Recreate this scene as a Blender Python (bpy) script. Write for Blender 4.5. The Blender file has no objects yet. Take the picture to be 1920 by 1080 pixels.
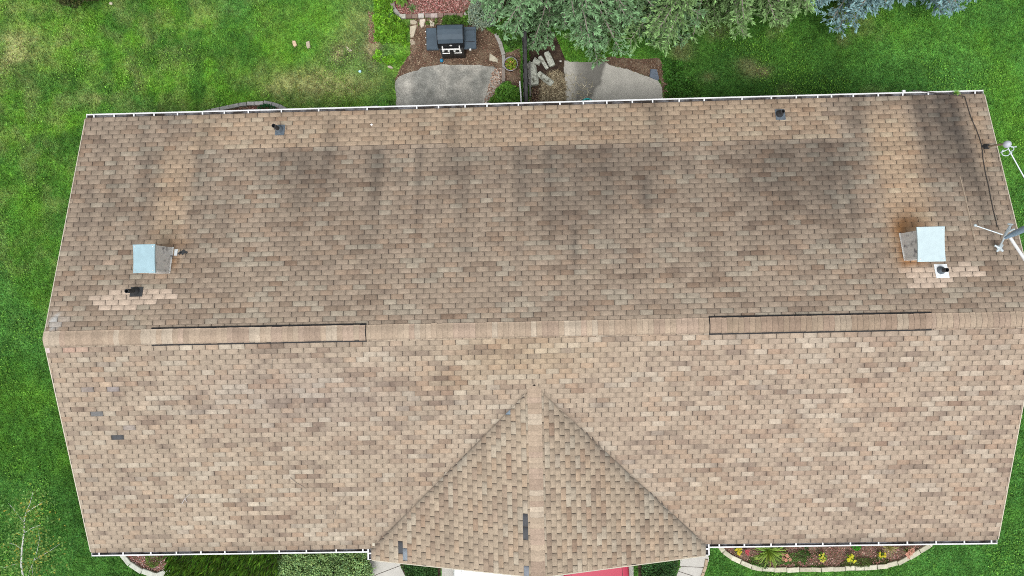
import bpy, math, random
import numpy as np
from mathutils import Vector, Matrix

random.seed(11)
RNG = np.random.default_rng(11)
SC = bpy.context.scene
COL = SC.collection
PI = math.pi

# ------------------------------------------------------------------ camera, sky, sun, exposure
CAM = (-0.053, 0.654, 22.56)
ROT = (0.016, 0.024, -0.021)
FPX = 1475.0                                  # focal length in pixels of the 1920 wide photograph
cd = bpy.data.cameras.new('camera')
cd.sensor_width = 36.0
cd.lens = 36.0 * FPX / 1920.0
cd.clip_start = 0.1
cd.clip_end = 2000.0
cam = bpy.data.objects.new('camera', cd)
COL.objects.link(cam)
cam.location = CAM
cam.rotation_euler = ROT
SC.camera = cam

SUN_EL, SUN_AZ = math.radians(70), math.radians(186)      # azimuth clockwise from +Y
sd = Vector((math.sin(SUN_AZ) * math.cos(SUN_EL), math.cos(SUN_AZ) * math.cos(SUN_EL), math.sin(SUN_EL)))
w = bpy.data.worlds.new('World')
SC.world = w
w.use_nodes = True
wn = w.node_tree
wn.nodes.clear()
sky = wn.nodes.new('ShaderNodeTexSky')
sky.sky_type = 'NISHITA'
sky.sun_disc = False
sky.sun_elevation = SUN_EL
sky.sun_rotation = SUN_AZ
sky.dust_density = 4.0
hs = wn.nodes.new('ShaderNodeHueSaturation')
hs.inputs['Saturation'].default_value = 0.22             # a white, overcast sky
bg = wn.nodes.new('ShaderNodeBackground')
bg.inputs['Strength'].default_value = 0.15
wo = wn.nodes.new('ShaderNodeOutputWorld')
wn.links.new(sky.outputs[0], hs.inputs['Color'])
wn.links.new(hs.outputs[0], bg.inputs['Color'])
wn.links.new(bg.outputs[0], wo.inputs['Surface'])
sl = bpy.data.lights.new('sun', 'SUN')
sl.energy = 1.2
sl.angle = math.radians(22)
sl.color = (1.0, 0.97, 0.92)
so = bpy.data.objects.new('sun', sl)
COL.objects.link(so)
so.rotation_euler = sd.to_track_quat('Z', 'Y').to_euler()
so.location = (0, 0, 60)
VS = SC.view_settings
VS.view_transform = 'Standard'
VS.look = 'None'
VS.gamma = 1.0
VS.use_curve_mapping = False
VS.exposure = 0.45
SC.cycles.filter_width = 0.95
SC.cycles.use_denoising = False

# ------------------------------------------------------------------ pixel <-> world helpers (to read positions off the photograph)
def _rot(a, b, c):
    ca, sa, cb, sb, cc, sc = math.cos(a), math.sin(a), math.cos(b), math.sin(b), math.cos(c), math.sin(c)
    Rx = np.array([[1, 0, 0], [0, ca, -sa], [0, sa, ca]])
    Ry = np.array([[cb, 0, sb], [0, 1, 0], [-sb, 0, cb]])
    Rz = np.array([[cc, -sc, 0], [sc, cc, 0], [0, 0, 1]])
    return Rz @ Ry @ Rx
RM = _rot(*ROT)
CC = np.array(CAM)

def at(u, v, z=0.0):
    """world point at height z seen at photograph pixel (u, v)"""
    d = RM @ np.array([(u - 960) / FPX, (540 - v) / FPX, -1.0])
    t = (z - CC[2]) / d[2]
    return tuple(CC + t * d)

def proj(P):
    q = (np.asarray(P, float) - CC) @ RM
    return 960 + FPX * q[..., 0] / -q[..., 2], 540 - FPX * q[..., 1] / -q[..., 2]

# ------------------------------------------------------------------ numpy noise
def _hash(ix, iy, s):
    h = (ix * 374761393 + iy * 668265263 + s * 982451653) & 0x7fffffff
    h = (h ^ (h >> 13)) * 1274126177 & 0x7fffffff
    h = h ^ (h >> 16)
    return (h & 0xffff) / 65535.0

def vn(x, y, s=0):
    x = np.asarray(x, float); y = np.asarray(y, float)
    ix = np.floor(x).astype(np.int64); iy = np.floor(y).astype(np.int64)
    fx = x - ix; fy = y - iy
    fx = fx * fx * (3 - 2 * fx); fy = fy * fy * (3 - 2 * fy)
    a = _hash(ix, iy, s); b = _hash(ix + 1, iy, s); c = _hash(ix, iy + 1, s); d = _hash(ix + 1, iy + 1, s)
    return (a * (1 - fx) + b * fx) * (1 - fy) + (c * (1 - fx) + d * fx) * fy

def fbm(x, y, s=0, o=4):
    r = 0; a = 0.5; t = 0
    for k in range(o):
        r = r + a * vn(x * 2 ** k, y * 2 ** k, s + k * 7); t += a; a *= 0.55
    return r / t

def sstep(a, b, x):
    t = np.clip((np.asarray(x, float) - a) / (b - a), 0, 1)
    return t * t * (3 - 2 * t)

def inpoly(x, y, poly):
    x = np.asarray(x, float); y = np.asarray(y, float)
    r = np.zeros(np.broadcast(x, y).shape, bool)
    n = len(poly)
    for i in range(n):
        x0, y0 = poly[i][:2]; x1, y1 = poly[(i + 1) % n][:2]
        if y0 == y1: continue
        c = ((y0 > y) != (y1 > y)) & (x < (x1 - x0) * (y - y0) / (y1 - y0) + x0)
        r ^= c
    return r

# ------------------------------------------------------------------ materials
def mat(name, col=(0.5, 0.5, 0.5), rough=0.8, spec=0.3, metal=0.0, tint=False, objcol=False, mott=(), bump=(), col2=None, mix=None, trans=0.0, stretch=None):
    """mott: (scale, low, high) multiplied noises; bump: (scale, strength, distance); col2 + mix=(scale, lo, hi): second colour by noise"""
    m = bpy.data.materials.new(name)
    m.use_nodes = True
    nt = m.node_tree; N = nt.nodes; L = nt.links
    N.clear()
    out = N.new('ShaderNodeOutputMaterial')
    b = N.new('ShaderNodeBsdfPrincipled')
    L.new(b.outputs[0], out.inputs['Surface'])
    b.inputs['Roughness'].default_value = rough
    b.inputs['Specular IOR Level'].default_value = spec
    b.inputs['Metallic'].default_value = metal
    geo = N.new('ShaderNodeNewGeometry')
    pos = geo.outputs['Position']
    if stretch:
        mp = N.new('ShaderNodeMapping'); mp.inputs['Scale'].default_value = stretch
        L.new(pos, mp.inputs['Vector']); pos = mp.outputs[0]
    rgb = N.new('ShaderNodeRGB'); rgb.outputs[0].default_value = (*col, 1)
    cur = rgb.outputs[0]
    def mul(a, bsock):
        x = N.new('ShaderNodeMix'); x.data_type = 'RGBA'; x.blend_type = 'MULTIPLY'; x.inputs[0].default_value = 1.0
        L.new(a, x.inputs[6]); L.new(bsock, x.inputs[7]); return x.outputs[2]
    if col2 is not None:
        nz = N.new('ShaderNodeTexNoise'); nz.inputs['Scale'].default_value = mix[0]; nz.inputs['Detail'].default_value = 5
        L.new(pos, nz.inputs['Vector'])
        mr = N.new('ShaderNodeMapRange'); mr.inputs[1].default_value = mix[1]; mr.inputs[2].default_value = mix[2]
        L.new(nz.outputs[0], mr.inputs[0])
        x = N.new('ShaderNodeMix'); x.data_type = 'RGBA'; x.inputs[7].default_value = (*col2, 1)
        L.new(mr.outputs[0], x.inputs[0]); L.new(cur, x.inputs[6]); cur = x.outputs[2]
    if tint:
        a = N.new('ShaderNodeAttribute'); a.attribute_name = 'tint'
        cur = mul(cur, a.outputs['Color'])
    if objcol:
        o = N.new('ShaderNodeObjectInfo')
        cur = mul(cur, o.outputs['Color'])
    for (s, lo, hi) in mott:
        nz = N.new('ShaderNodeTexNoise'); nz.inputs['Scale'].default_value = s; nz.inputs['Detail'].default_value = 3
        L.new(pos, nz.inputs['Vector'])
        mr = N.new('ShaderNodeMapRange'); mr.inputs[1].default_value = 0.25; mr.inputs[2].default_value = 0.75
        mr.inputs[3].default_value = lo; mr.inputs[4].default_value = hi
        L.new(nz.outputs[0], mr.inputs[0])
        cur = mul(cur, mr.outputs[0])
    L.new(cur, b.inputs['Base Color'])
    nrm = None
    for (s, st, dist) in bump:
        nz = N.new('ShaderNodeTexNoise'); nz.inputs['Scale'].default_value = s; nz.inputs['Detail'].default_value = 4
        L.new(pos, nz.inputs['Vector'])
        bp = N.new('ShaderNodeBump'); bp.inputs['Strength'].default_value = st; bp.inputs['Distance'].default_value = dist
        L.new(nz.outputs[0], bp.inputs['Height'])
        if nrm is not None: L.new(nrm, bp.inputs['Normal'])
        nrm = bp.outputs[0]
    if nrm is not None: L.new(nrm, b.inputs['Normal'])
    if trans > 0:
        t = N.new('ShaderNodeBsdfTranslucent'); L.new(cur, t.inputs['Color'])
        ms = N.new('ShaderNodeMixShader'); ms.inputs[0].default_value = trans
        L.new(b.outputs[0], ms.inputs[1]); L.new(t.outputs[0], ms.inputs[2]); L.new(ms.outputs[0], out.inputs['Surface'])
    return m

M = {}
M['shingle'] = mat('shingle_granules', (1, 1, 1), 0.95, 0.15, tint=True, objcol=True, mott=((70, 0.84, 1.16), (22, 0.86, 1.14), (7, .93, 1.07), (2.2, 0.94, 1.06)), bump=((160, 0.4, 0.004),))
M['edge'] = mat('cut_asphalt_edge', (0.085, 0.070, 0.060), 0.95, 0.1)
M['deck'] = mat('dark_underlay', (0.075, 0.062, 0.054), 0.95, 0.1)
M['white'] = mat('white_gutter_paint', (0.64, 0.65, 0.655), 0.5, 0.35, mott=((3, 0.84, 1.03), (25, .92, 1.03)))
M['trough'] = mat('dirty_gutter_inside', (0.16, 0.16, 0.17), 0.8, 0.2, col2=(0.04, 0.033, 0.03), mix=(4, 0.42, 0.6), mott=((30, 0.6, 1.3),))
M['cream'] = mat('cream_trim', (0.50, 0.46, 0.37), 0.7, 0.2, mott=((8, 0.88, 1.05),))
M['siding'] = mat('tan_siding', (0.42, 0.36, 0.28), 0.8, 0.2, mott=((5, 0.92, 1.05),))
M['black'] = mat('black_plastic', (0.012, 0.012, 0.013), 0.6, 0.3)
M['pipe'] = mat('dark_vent_pipe', (0.035, 0.037, 0.04), 0.7, 0.3, mott=((20, 0.7, 1.3),))
M['flash'] = mat('blue_grey_flashing', (0.10, 0.125, 0.15), 0.6, 0.4, mott=((18, 0.6, 1.4),))
M['flashw'] = mat('white_flashing', (0.72, 0.76, 0.78), 0.5, 0.4, mott=((18, 0.85, 1.05),))
M['galv'] = mat('weathered_galvanised', (0.62, 0.61, 0.58), 0.55, 0.4, col2=(0.20, 0.20, 0.21), mix=(6, 0.56, 0.70), mott=((25, 0.8, 1.15),))
M['galvcap'] = mat('pale_blue_metal_cap', (0.28, 0.415, 0.465), 0.45, 0.4, metal=0.0, mott=((9, 0.9, 1.06), (60, 0.95, 1.05)))
M['galvcapw'] = mat('pale_white_metal_cap', (0.43, 0.535, 0.56), 0.45, 0.4, mott=((9, 0.93, 1.05),))
M['alu'] = mat('pale_aluminium', (0.47, 0.54, 0.57), 0.4, 0.5, metal=0.1, mott=((30, 0.85, 1.08),))
M['bluealu'] = mat('blue_grey_metal', (0.20, 0.29, 0.38), 0.45, 0.4, mott=((20, 0.9, 1.1),))
M['cable'] = mat('black_cable', (0.055, 0.05, 0.046), 0.7, 0.2)
M['leaf'] = mat('leaf', (1, 1, 1), 0.6, 0.25, tint=True, trans=0.25)
M['needle'] = mat('needle', (1, 1, 1), 0.7, 0.2, tint=True, trans=0.35)
M['grass'] = mat('grass_blade', (1, 1, 1), 0.7, 0.2, tint=True, trans=0.3)
M['lawn'] = mat('lawn_ground', (1, 1, 1), 0.95, 0.05, tint=True, mott=((14, 0.6, 1.4), (45, 0.6, 1.4)), bump=((30, 0.6, 0.03),))
M['soil'] = mat('brown_soil', (0.115, 0.075, 0.052), 0.95, 0.1, col2=(0.22, 0.165, 0.115), mix=(2.6, 0.45, 0.68), mott=((30, 0.55, 1.45), (90, 0.7, 1.3)), bump=((35, 0.8, 0.03),))
M['darksoil'] = mat('dark_soil', (0.045, 0.030, 0.024), 0.95, 0.1, col2=(0.10, 0.072, 0.05), mix=(4, 0.45, 0.7), mott=((40, 0.6, 1.4),), bump=((35, 0.8, 0.03),))
M['chip'] = mat('wood_chip', (1, 1, 1), 0.9, 0.1, tint=True)
M['conc'] = mat('old_grey_concrete', (0.23, 0.23, 0.21), 0.9, 0.15, col2=(0.40, 0.385, 0.345), mix=(1.5, 0.42, 0.66), mott=((5, 0.74, 1.25), (22, .82, 1.2), (60, 0.6, 1.4)), bump=((80, 0.4, 0.006),))
M['conc2'] = mat('tan_concrete', (0.40, 0.38, 0.325), 0.9, 0.15, tint=True, mott=((4, 0.88, 1.1), (60, 0.85, 1.15)), bump=((80, 0.4, 0.006),))
M['conc3'] = mat('pale_walk_concrete', (0.46, 0.45, 0.42), 0.9, 0.15, mott=((3, 0.9, 1.08), (80, 0.85, 1.15)), bump=((80, 0.3, 0.005),))
M['stone'] = mat('edging_stone', (1, 1, 1), 0.9, 0.15, objcol=True, mott=((10, 0.78, 1.15), (60, 0.85, 1.15)), bump=((40, 0.5, 0.008),))
M['bark'] = mat('brown_bark', (0.11, 0.085, 0.07), 0.9, 0.1, mott=((25, 0.6, 1.4),), bump=((30, 0.7, 0.02),))
M['birch'] = mat('white_birch_bark', (0.55, 0.56, 0.53), 0.8, 0.2, col2=(0.08, 0.07, 0.06), mix=(9, 0.62, 0.68), mott=((20, 0.85, 1.1),))
M['twig'] = mat('grey_twig', (0.26, 0.23, 0.20), 0.9, 0.1, mott=((40, 0.7, 1.2),))
M['drift'] = mat('bleached_driftwood', (0.47, 0.49, 0.43), 0.9, 0.1, col2=(0.15, 0.15, 0.12), mix=(9, 0.5, 0.68), mott=((35, 0.7, 1.2),), bump=((25, 0.8, 0.02),))
M['fence'] = mat('dark_stained_timber', (0.035, 0.034, 0.035), 0.75, 0.25, mott=((9, 0.6, 1.5), (40, 0.8, 1.2)))
M['fencegrey'] = mat('grey_weathered_rail', (0.16, 0.155, 0.15), 0.8, 0.2, mott=((14, 0.7, 1.3),))
M['grill'] = mat('grill_charcoal_enamel', (0.055, 0.080, 0.105), 0.6, 0.3, mott=((6, 0.88, 1.12),))
M['grillblk'] = mat('grill_black_metal', (0.010, 0.011, 0.013), 0.4, 0.4)
M['steel'] = mat('brushed_steel', (0.78, 0.78, 0.76), 0.35, 0.5, metal=0.2)
M['teal'] = mat('teal_plastic', (0.03, 0.40, 0.40), 0.4, 0.5)
M['tealdark'] = mat('dark_teal_inside', (0.01, 0.06, 0.075), 0.5, 0.4)
M['mint'] = mat('mint_plastic', (0.25, 0.72, 0.58), 0.5, 0.4)
M['blue'] = mat('blue_rubber', (0.02, 0.22, 0.42), 0.4, 0.5)
M['cyan'] = mat('pale_cyan_plastic', (0.45, 0.72, 0.80), 0.4, 0.5)
M['slate'] = mat('blue_slate', (0.14, 0.17, 0.22), 0.85, 0.2, mott=((15, 0.7, 1.3),))
M['pot'] = mat('dark_pot', (0.05, 0.045, 0.055), 0.5, 0.4)
M['potrim'] = mat('grey_pot_rim', (0.30, 0.29, 0.33), 0.5, 0.4)
M['petal'] = mat('petal', (1, 1, 1), 0.6, 0.2, objcol=True, trans=0.25)
M['carwhite'] = mat('white_car_paint', (0.80, 0.82, 0.83), 0.25, 0.5)
M['carred'] = mat('red_car_paint', (0.42, 0.035, 0.075), 0.25, 0.5)
M['carseam'] = mat('car_panel_gap', (0.01, 0.01, 0.012), 0.6, 0.3)
M['glass'] = mat('tinted_glass', (0.02, 0.03, 0.035), 0.08, 0.6)
M['tyre'] = mat('tyre_rubber', (0.02, 0.02, 0.02), 0.85, 0.2)
M['lamp'] = mat('headlamp_glass', (0.55, 0.57, 0.58), 0.15, 0.6)
M['door'] = mat('white_garage_door', (0.70, 0.69, 0.65), 0.5, 0.3)

# ------------------------------------------------------------------ mesh building
class MB:
    def __init__(s):
        s.V = []; s.F = []; s.M = []
    def add(s, vs, fs, mi=0):
        o = len(s.V)
        s.V += [tuple(map(float, v)) for v in vs]
        s.F += [tuple(i + o for i in f) for f in fs]
        s.M += [mi] * len(fs)
        return s
    def box(s, c, d, rz=0.0, mi=0, taper=1.0, R=None):
        hx, hy, hz = d[0] / 2, d[1] / 2, d[2] / 2
        R = R or Matrix.Rotation(rz, 3, 'Z')
        vs = []
        for (x, y, z) in ((-1, -1, -1), (1, -1, -1), (1, 1, -1), (-1, 1, -1), (-1, -1, 1), (1, -1, 1), (1, 1, 1), (-1, 1, 1)):
            k = taper if z > 0 else 1.0
            p = R @ Vector((x * hx * k, y * hy * k, z * hz)); vs.append((p.x + c[0], p.y + c[1], p.z + c[2]))
        return s.add(vs, [(0, 3, 2, 1), (4, 5, 6, 7), (0, 1, 5, 4), (1, 2, 6, 5), (2, 3, 7, 6), (3, 0, 4, 7)], mi)
    def cbox(s, c, d, bev, R=None, mi=0):
        """box with chamfered top edges"""
        hx, hy, hz = d[0] / 2, d[1] / 2, d[2] / 2
        R = R or Matrix.Identity(3)
        vs = []
        for (kx, ky, z) in ((hx, hy, -hz), (hx, hy, hz - bev), (hx - bev, hy - bev, hz)):
            for (x, y) in ((-1, -1), (1, -1), (1, 1), (-1, 1)):
                p = R @ Vector((x * kx, y * ky, z)); vs.append((p.x + c[0], p.y + c[1], p.z + c[2]))
        fs = [(3, 2, 1, 0), (8, 9, 10, 11)]
        for k in (0, 4):
            for i in range(4):
                j = (i + 1) % 4
                fs.append((k + i, k + j, k + 4 + j, k + 4 + i))
        return s.add(vs, fs, mi)
    def tube(s, pts, rad, n=8, mi=0, cap=True):
        pts = [Vector(p) for p in pts]
        if not hasattr(rad, '__len__'): rad = [rad] * len(pts)
        vs = []; prev = None
        for i, p in enumerate(pts):
            d = (pts[min(i + 1, len(pts) - 1)] - pts[max(i - 1, 0)])
            d = d.normalized() if d.length > 1e-9 else Vector((0, 0, 1))
            if prev is None:
                a = Vector((0, 0, 1)) if abs(d.z) < 0.9 else Vector((1, 0, 0))
                prev = d.cross(a).normalized()
            prev = (prev - d * prev.dot(d)).normalized()
            q = d.cross(prev)
            for k in range(n):
                t = 2 * PI * k / n
                v = p + (prev * math.cos(t) + q * math.sin(t)) * rad[i]
                vs.append((v.x, v.y, v.z))
        fs = []
        for i in range(len(pts) - 1):
            for k in range(n):
                a = i * n + k; b = i * n + (k + 1) % n
                fs.append((a, b, b + n, a + n))
        if cap:
            fs.append(tuple(range(n - 1, -1, -1))); fs.append(tuple(range((len(pts) - 1) * n, len(pts) * n)))
        return s.add(vs, fs, mi)
    def lathe(s, c, prof, n=20, mi=0, sx=1.0, sy=1.0):
        vs = []
        for (r, z) in prof:
            for k in range(n):
                t = 2 * PI * k / n
                vs.append((c[0] + r * math.cos(t) * sx, c[1] + r * math.sin(t) * sy, c[2] + z))
        fs = []
        for i in range(len(prof) - 1):
            for k in range(n):
                a = i * n + k; b = i * n + (k + 1) % n
                fs.append((a, b, b + n, a + n))
        return s.add(vs, fs, mi)
    def prism(s, poly, z0, z1, mi=0, inset=0.0):
        """polygon (counter-clockwise) extruded from z0 to z1, the top drawn in by inset"""
        n = len(poly); cx = sum(p[0] for p in poly) / n; cy = sum(p[1] for p in poly) / n
        vs = [(p[0], p[1], z0) for p in poly]
        for p in poly:
            d = math.hypot(p[0] - cx, p[1] - cy) or 1
            k = max(0.0, 1 - inset / d); vs.append((cx + (p[0] - cx) * k, cy + (p[1] - cy) * k, z1))
        fs = [tuple(range(n - 1, -1, -1)), tuple(range(n, 2 * n))]
        for i in range(n):
            j = (i + 1) % n; fs.append((i, j, n + j, n + i))
        return s.add(vs, fs, mi)
    def ball(s, c, r, n=12, m=8, jit=0.0, mi=0):
        if not hasattr(r, '__len__'): r = (r, r, r)
        vs = [(c[0], c[1], c[2] - r[2])]
        for i in range(1, m):
            ph = -PI / 2 + PI * i / m
            for k in range(n):
                t = 2 * PI * k / n; j = 1 + random.uniform(-jit, jit)
                vs.append((c[0] + r[0] * math.cos(ph) * math.cos(t) * j, c[1] + r[1] * math.cos(ph) * math.sin(t) * j, c[2] + r[2] * math.sin(ph) * j))
        vs.append((c[0], c[1], c[2] + r[2]))
        fs = [(0, 1 + (k + 1) % n, 1 + k) for k in range(n)]
        for i in range(m - 2):
            for k in range(n):
                a = 1 + i * n + k; b = 1 + i * n + (k + 1) % n
                fs.append((a, b, b + n, a + n))
        t = len(vs) - 1; o = 1 + (m - 2) * n
        fs += [(o + k, o + (k + 1) % n, t) for k in range(n)]
        return s.add(vs, fs, mi)
    def build(s, name, mats, parent=None, origin=None, smooth=False):
        if not isinstance(mats, (list, tuple)): mats = [mats]
        o = origin or (parent_loc(parent) if parent else (0, 0, 0))
        me = bpy.data.meshes.new(name)
        me.from_pydata([(v[0] - o[0], v[1] - o[1], v[2] - o[2]) for v in s.V], [], s.F)
        for m in mats: me.materials.append(m)
        if len(mats) > 1: me.polygons.foreach_set('material_index', s.M)
        if smooth: me.polygons.foreach_set('use_smooth', [True] * len(me.polygons))
        me.update()
        ob = bpy.data.objects.new(name, me)
        COL.objects.link(ob)
        if parent: ob.parent = parent
        else: ob.location = o
        return ob

def parent_loc(p):
    x = Vector((0, 0, 0))
    while p is not None:
        x = x + p.location; p = p.parent
    return tuple(x)

def np_obj(name, V, F, mats, tint=None, mi=None, parent=None, origin=None):
    """V (n,3), F (m,k) with constant k, tint (n,3)"""
    if not isinstance(mats, (list, tuple)): mats = [mats]
    o = np.array(origin or (parent_loc(parent) if parent else (0, 0, 0)))
    V = np.asarray(V, np.float32) - o.astype(np.float32); F = np.asarray(F, np.int32)
    me = bpy.data.meshes.new(name)
    k = F.shape[1]; m = len(F)
    me.vertices.add(len(V)); me.vertices.foreach_set('co', V.astype(np.float32).ravel())
    me.loops.add(m * k); me.loops.foreach_set('vertex_index', F.ravel())
    me.polygons.add(m)
    me.polygons.foreach_set('loop_start', np.arange(0, m * k, k, dtype=np.int32))
    try: me.polygons.foreach_set('loop_total', np.full(m, k, np.int32))
    except Exception: pass
    for x in mats: me.materials.append(x)
    if mi is not None: me.polygons.foreach_set('material_index', np.asarray(mi, np.int32))
    me.update(calc_edges=True)
    if tint is not None:
        a = me.attributes.new('tint', 'FLOAT_COLOR', 'POINT')
        c = np.ones((len(V), 4), np.float32); c[:, :3] = tint
        a.data.foreach_set('color', c.ravel())
    ob = bpy.data.objects.new(name, me)
    COL.objects.link(ob)
    if parent: ob.parent = parent
    else: ob.location = tuple(o)
    return ob

def tag(o, label=None, cat=None, group=None, kind=None):
    if label: o['label'] = label
    if cat: o['category'] = cat
    if group: o['group'] = group
    if kind: o['kind'] = kind
    return o

def thing(name, label, cat, loc=(0, 0, 0), group=None):
    o = bpy.data.objects.new(name, None)
    o.empty_display_size = 0.2
    COL.objects.link(o)
    o.location = loc
    return tag(o, label, cat, group)

def dup(root, loc, rz=0.0, label=None, scale=1.0):
    r = root.copy(); COL.objects.link(r); r.location = loc; r.rotation_euler = (0, 0, rz); r.scale = (scale,) * 3
    if label: r['label'] = label
    for ch in list(root.children):
        c = ch.copy(); COL.objects.link(c); c.parent = r
        for g in list(ch.children):
            d = g.copy(); COL.objects.link(d); d.parent = c
    return r

#==GEOM==
# ------------------------------------------------------------------ house dimensions (metres)
HL = 22.7 / 2
ZE = 2.75
WN, WS = 5.55, 5.483
HR = 1.837
ZR = ZE + HR
TAN = HR / WS
GX, GW, GD = -0.018, 4.161, 0.304
ZG = ZE + GW * TAN
YF = -WS - GD
TAB, EXPO, GAP = 0.305, 0.127, 0.0105

# ------------------------------------------------------------------ lawn colours
def blob(x, y, u, v, ru, rv, z=0.0):
    c = at(u, v, z)
    return np.exp(-(((x - c[0]) / (ru / 65.4)) ** 2 + ((y - c[1]) / (rv / 65.4)) ** 2))

def lawn_col(x, y):
    x = np.asarray(x, float); y = np.asarray(y, float)
    f1 = fbm(x * 0.35, y * 0.35, 3, 3); f2 = fbm(x * 1.1, y * 1.1, 9, 4); f3 = fbm(x * 4.0, y * 4.0, 17, 3)
    deep = np.array([0.056, 0.150, 0.022]); bright = np.array([0.110, 0.245, 0.024]); tan = np.array([0.235, 0.235, 0.105])
    cool = np.array([0.066, 0.178, 0.038]); dark = np.array([0.030, 0.085, 0.014]); earth = np.array([0.25, 0.185, 0.125])
    def mx(c, d, t): return c + (d - c) * t[..., None]
    c = np.broadcast_to(deep, x.shape + (3,)).copy()
    west = sstep(-8.5, -10.5, x); north = sstep(4.0, 6.2, y); east = sstep(9, 11.5, x); south = sstep(-5.5, -6.5, y)
    nw = north * sstep(-1.5, -3.0, x)
    c = mx(c, bright, np.clip(sstep(0.40, 0.68, .5 * f2 + .5 * fbm(x * 2.7, y * 2.7, 39, 4)) * (0.40 + 0.5 * nw + 0.2 * east), 0, 1))
    c = mx(c, cool, np.clip(sstep(0.45, 0.62, f1) * 0.7 + 0.45 * east + 0.5 * south, 0, 0.85))
    dry = nw * (sstep(0.48, 0.70, fbm(x * 0.8 + 5, y * 0.8, 31, 4)) * 0.6 + .4) * sstep(.40, .72, fbm(x * 2.6, y * 2.6, 37, 4)) * 0.42 + west * sstep(-1.0, 3.5, y) * sstep(0.45, 0.72, fbm(x * 2.2, y * 2.2, 47, 4)) * 0.28
    dry = dry + blob(x, y, 560, 150, 70, 28) * 0.8 + blob(x, y, 640, 165, 80, 25) * 0.8 + blob(x, y, 40, 90, 70, 60) * 0.4 + blob(x, y, 660, 40, 40, 40) * .5
    c = mx(c, tan, np.clip(dry * (0.5 + f3), 0, 0.85))
    br = blob(x, y, 560, 90, 55, 40) * .7 + blob(x, y, 600, 30, 60, 40) * .8 + blob(x, y, 50, 400, 40, 60) * .6 + blob(x, y, 1890, 240, 60, 120) * .5 + blob(x, y, 1750, 60, 120, 60) * .35
    c = mx(c, bright, np.clip(br * (0.4 + f3), 0, 0.85))
    ear = blob(x, y, 1415, 135, 25, 12) * 1.6 + blob(x, y, 1395, 120, 18, 10) * 1.2 + blob(x, y, 1330, 145, 15, 8) + blob(x, y, 700, 90, 18, 40) * .8 + blob(x, y, 640, 100, 30, 20) * .7 + blob(x, y, 1280, 95, 20, 20) * .9
    ear = ear + north * sstep(3.5, 5.0, x) * sstep(0.56, 0.72, f2) * sstep(11.0, 8.0, x) * 0.6
    c = mx(c, earth, np.clip(ear * (0.3 + f3 * 1.1), 0, 0.9))
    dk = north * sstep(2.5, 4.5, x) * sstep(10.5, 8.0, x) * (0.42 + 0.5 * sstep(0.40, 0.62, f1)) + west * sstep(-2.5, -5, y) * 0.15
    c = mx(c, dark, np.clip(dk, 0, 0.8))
    return (c * 1.88 + .004) * (0.86 + 0.28 * f3)[..., None] * (0.80 + 0.40 * vn(x * 8, y * 8, 23))[..., None]

def P(*uv, z=0.0):
    return [at(u, v, z)[:2] for (u, v) in uv]

def ccw(p):
    a = sum(p[i][0] * p[(i + 1) % len(p)][1] - p[(i + 1) % len(p)][0] * p[i][1] for i in range(len(p)))
    return p if a > 0 else p[::-1]

PATIO1 = ccw(P((742, 250), (742, 152), (748, 144), (768, 136), (790, 128), (828, 122), (890, 122), (926, 124), (936, 133), (939, 160), (938, 250)))
PATIO2 = ccw(P((1057, 250), (1058, 114), (1090, 116), (1122, 114), (1152, 124), (1200, 139), (1232, 150), (1243, 166), (1244, 250)))
YARD = ccw(P((768, 250), (740, 150), (752, 125), (770, 100), (768, 48), (780, 34), (870, 34), (908, 52), (935, 72), (948, 100), (975, 90), (978, 250)))
BEDN = ccw(P((738, 26), (735, -60), (960, -60), (965, 40), (905, 40), (870, 30), (752, 31)))
STRAWBED = ccw(P((1000, 250), (990, 60), (1040, 60), (1052, 90), (1062, 115), (1062, 250)))
DIRT2 = ccw(P((1120, 112), (1150, 124), (1200, 139), (1240, 152), (1246, 195), (1262, 198), (1250, 150), (1243, 118), (1235, 108), (1190, 110), (1150, 106)))
BEDNW = ccw(P((385, 235), (392, 212), (430, 205), (475, 196), (500, 195), (525, 200), (541, 210), (545, 235)))
BEDSW = ccw(P((230, 1000), (236, 1046), (255, 1063), (282, 1077), (302, 1078), (322, 1070), (326, 1000)))
BEDSE = ccw(P((1338, 990), (1346, 1022), (1372, 1044), (1398, 1057), (1432, 1066), (1480, 1066), (1540, 1065), (1600, 1063), (1650, 1060), (1680, 1054), (1712, 1037), (1742, 1019), (1742, 990)))
HEDGEBED = ccw(P((326, 1000), (324, 1072), (330, 1130), (700, 1130), (700, 1000)))
WALKL = ccw(P((690, 1000), (692, 1052), (700, 1085), (708, 1200), (780, 1200), (766, 1090), (752, 1062), (745, 1000)))
DRIVE = ccw(P((826, 990), (828, 1200), (830, 1500), (1196, 1500), (1190, 1200), (1186, 990)))
WALKR = ccw(P((1276, 1000), (1275, 1062), (1262, 1090), (1248, 1200), (1300, 1200), (1318, 1085), (1327, 1050), (1332, 1000)))
SHRUBL = ccw(P((752, 1000), (752, 1060), (770, 1110), (826, 1110), (826, 1000)))
SHRUBR = ccw(P((1196, 1000), (1196, 1110), (1256, 1110), (1270, 1070), (1276, 1000)))
WALLRECT = [(-HL + .35, -WS + .45), (HL - .35, -WS + .45), (HL - .35, WN - .45), (-HL + .35, WN - .45)]
NOGRASS = [PATIO1, PATIO2, YARD, BEDN, STRAWBED, DIRT2, BEDNW, BEDSW, BEDSE, HEDGEBED, WALKL, DRIVE, WALKR, SHRUBL, SHRUBR, WALLRECT]

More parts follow.
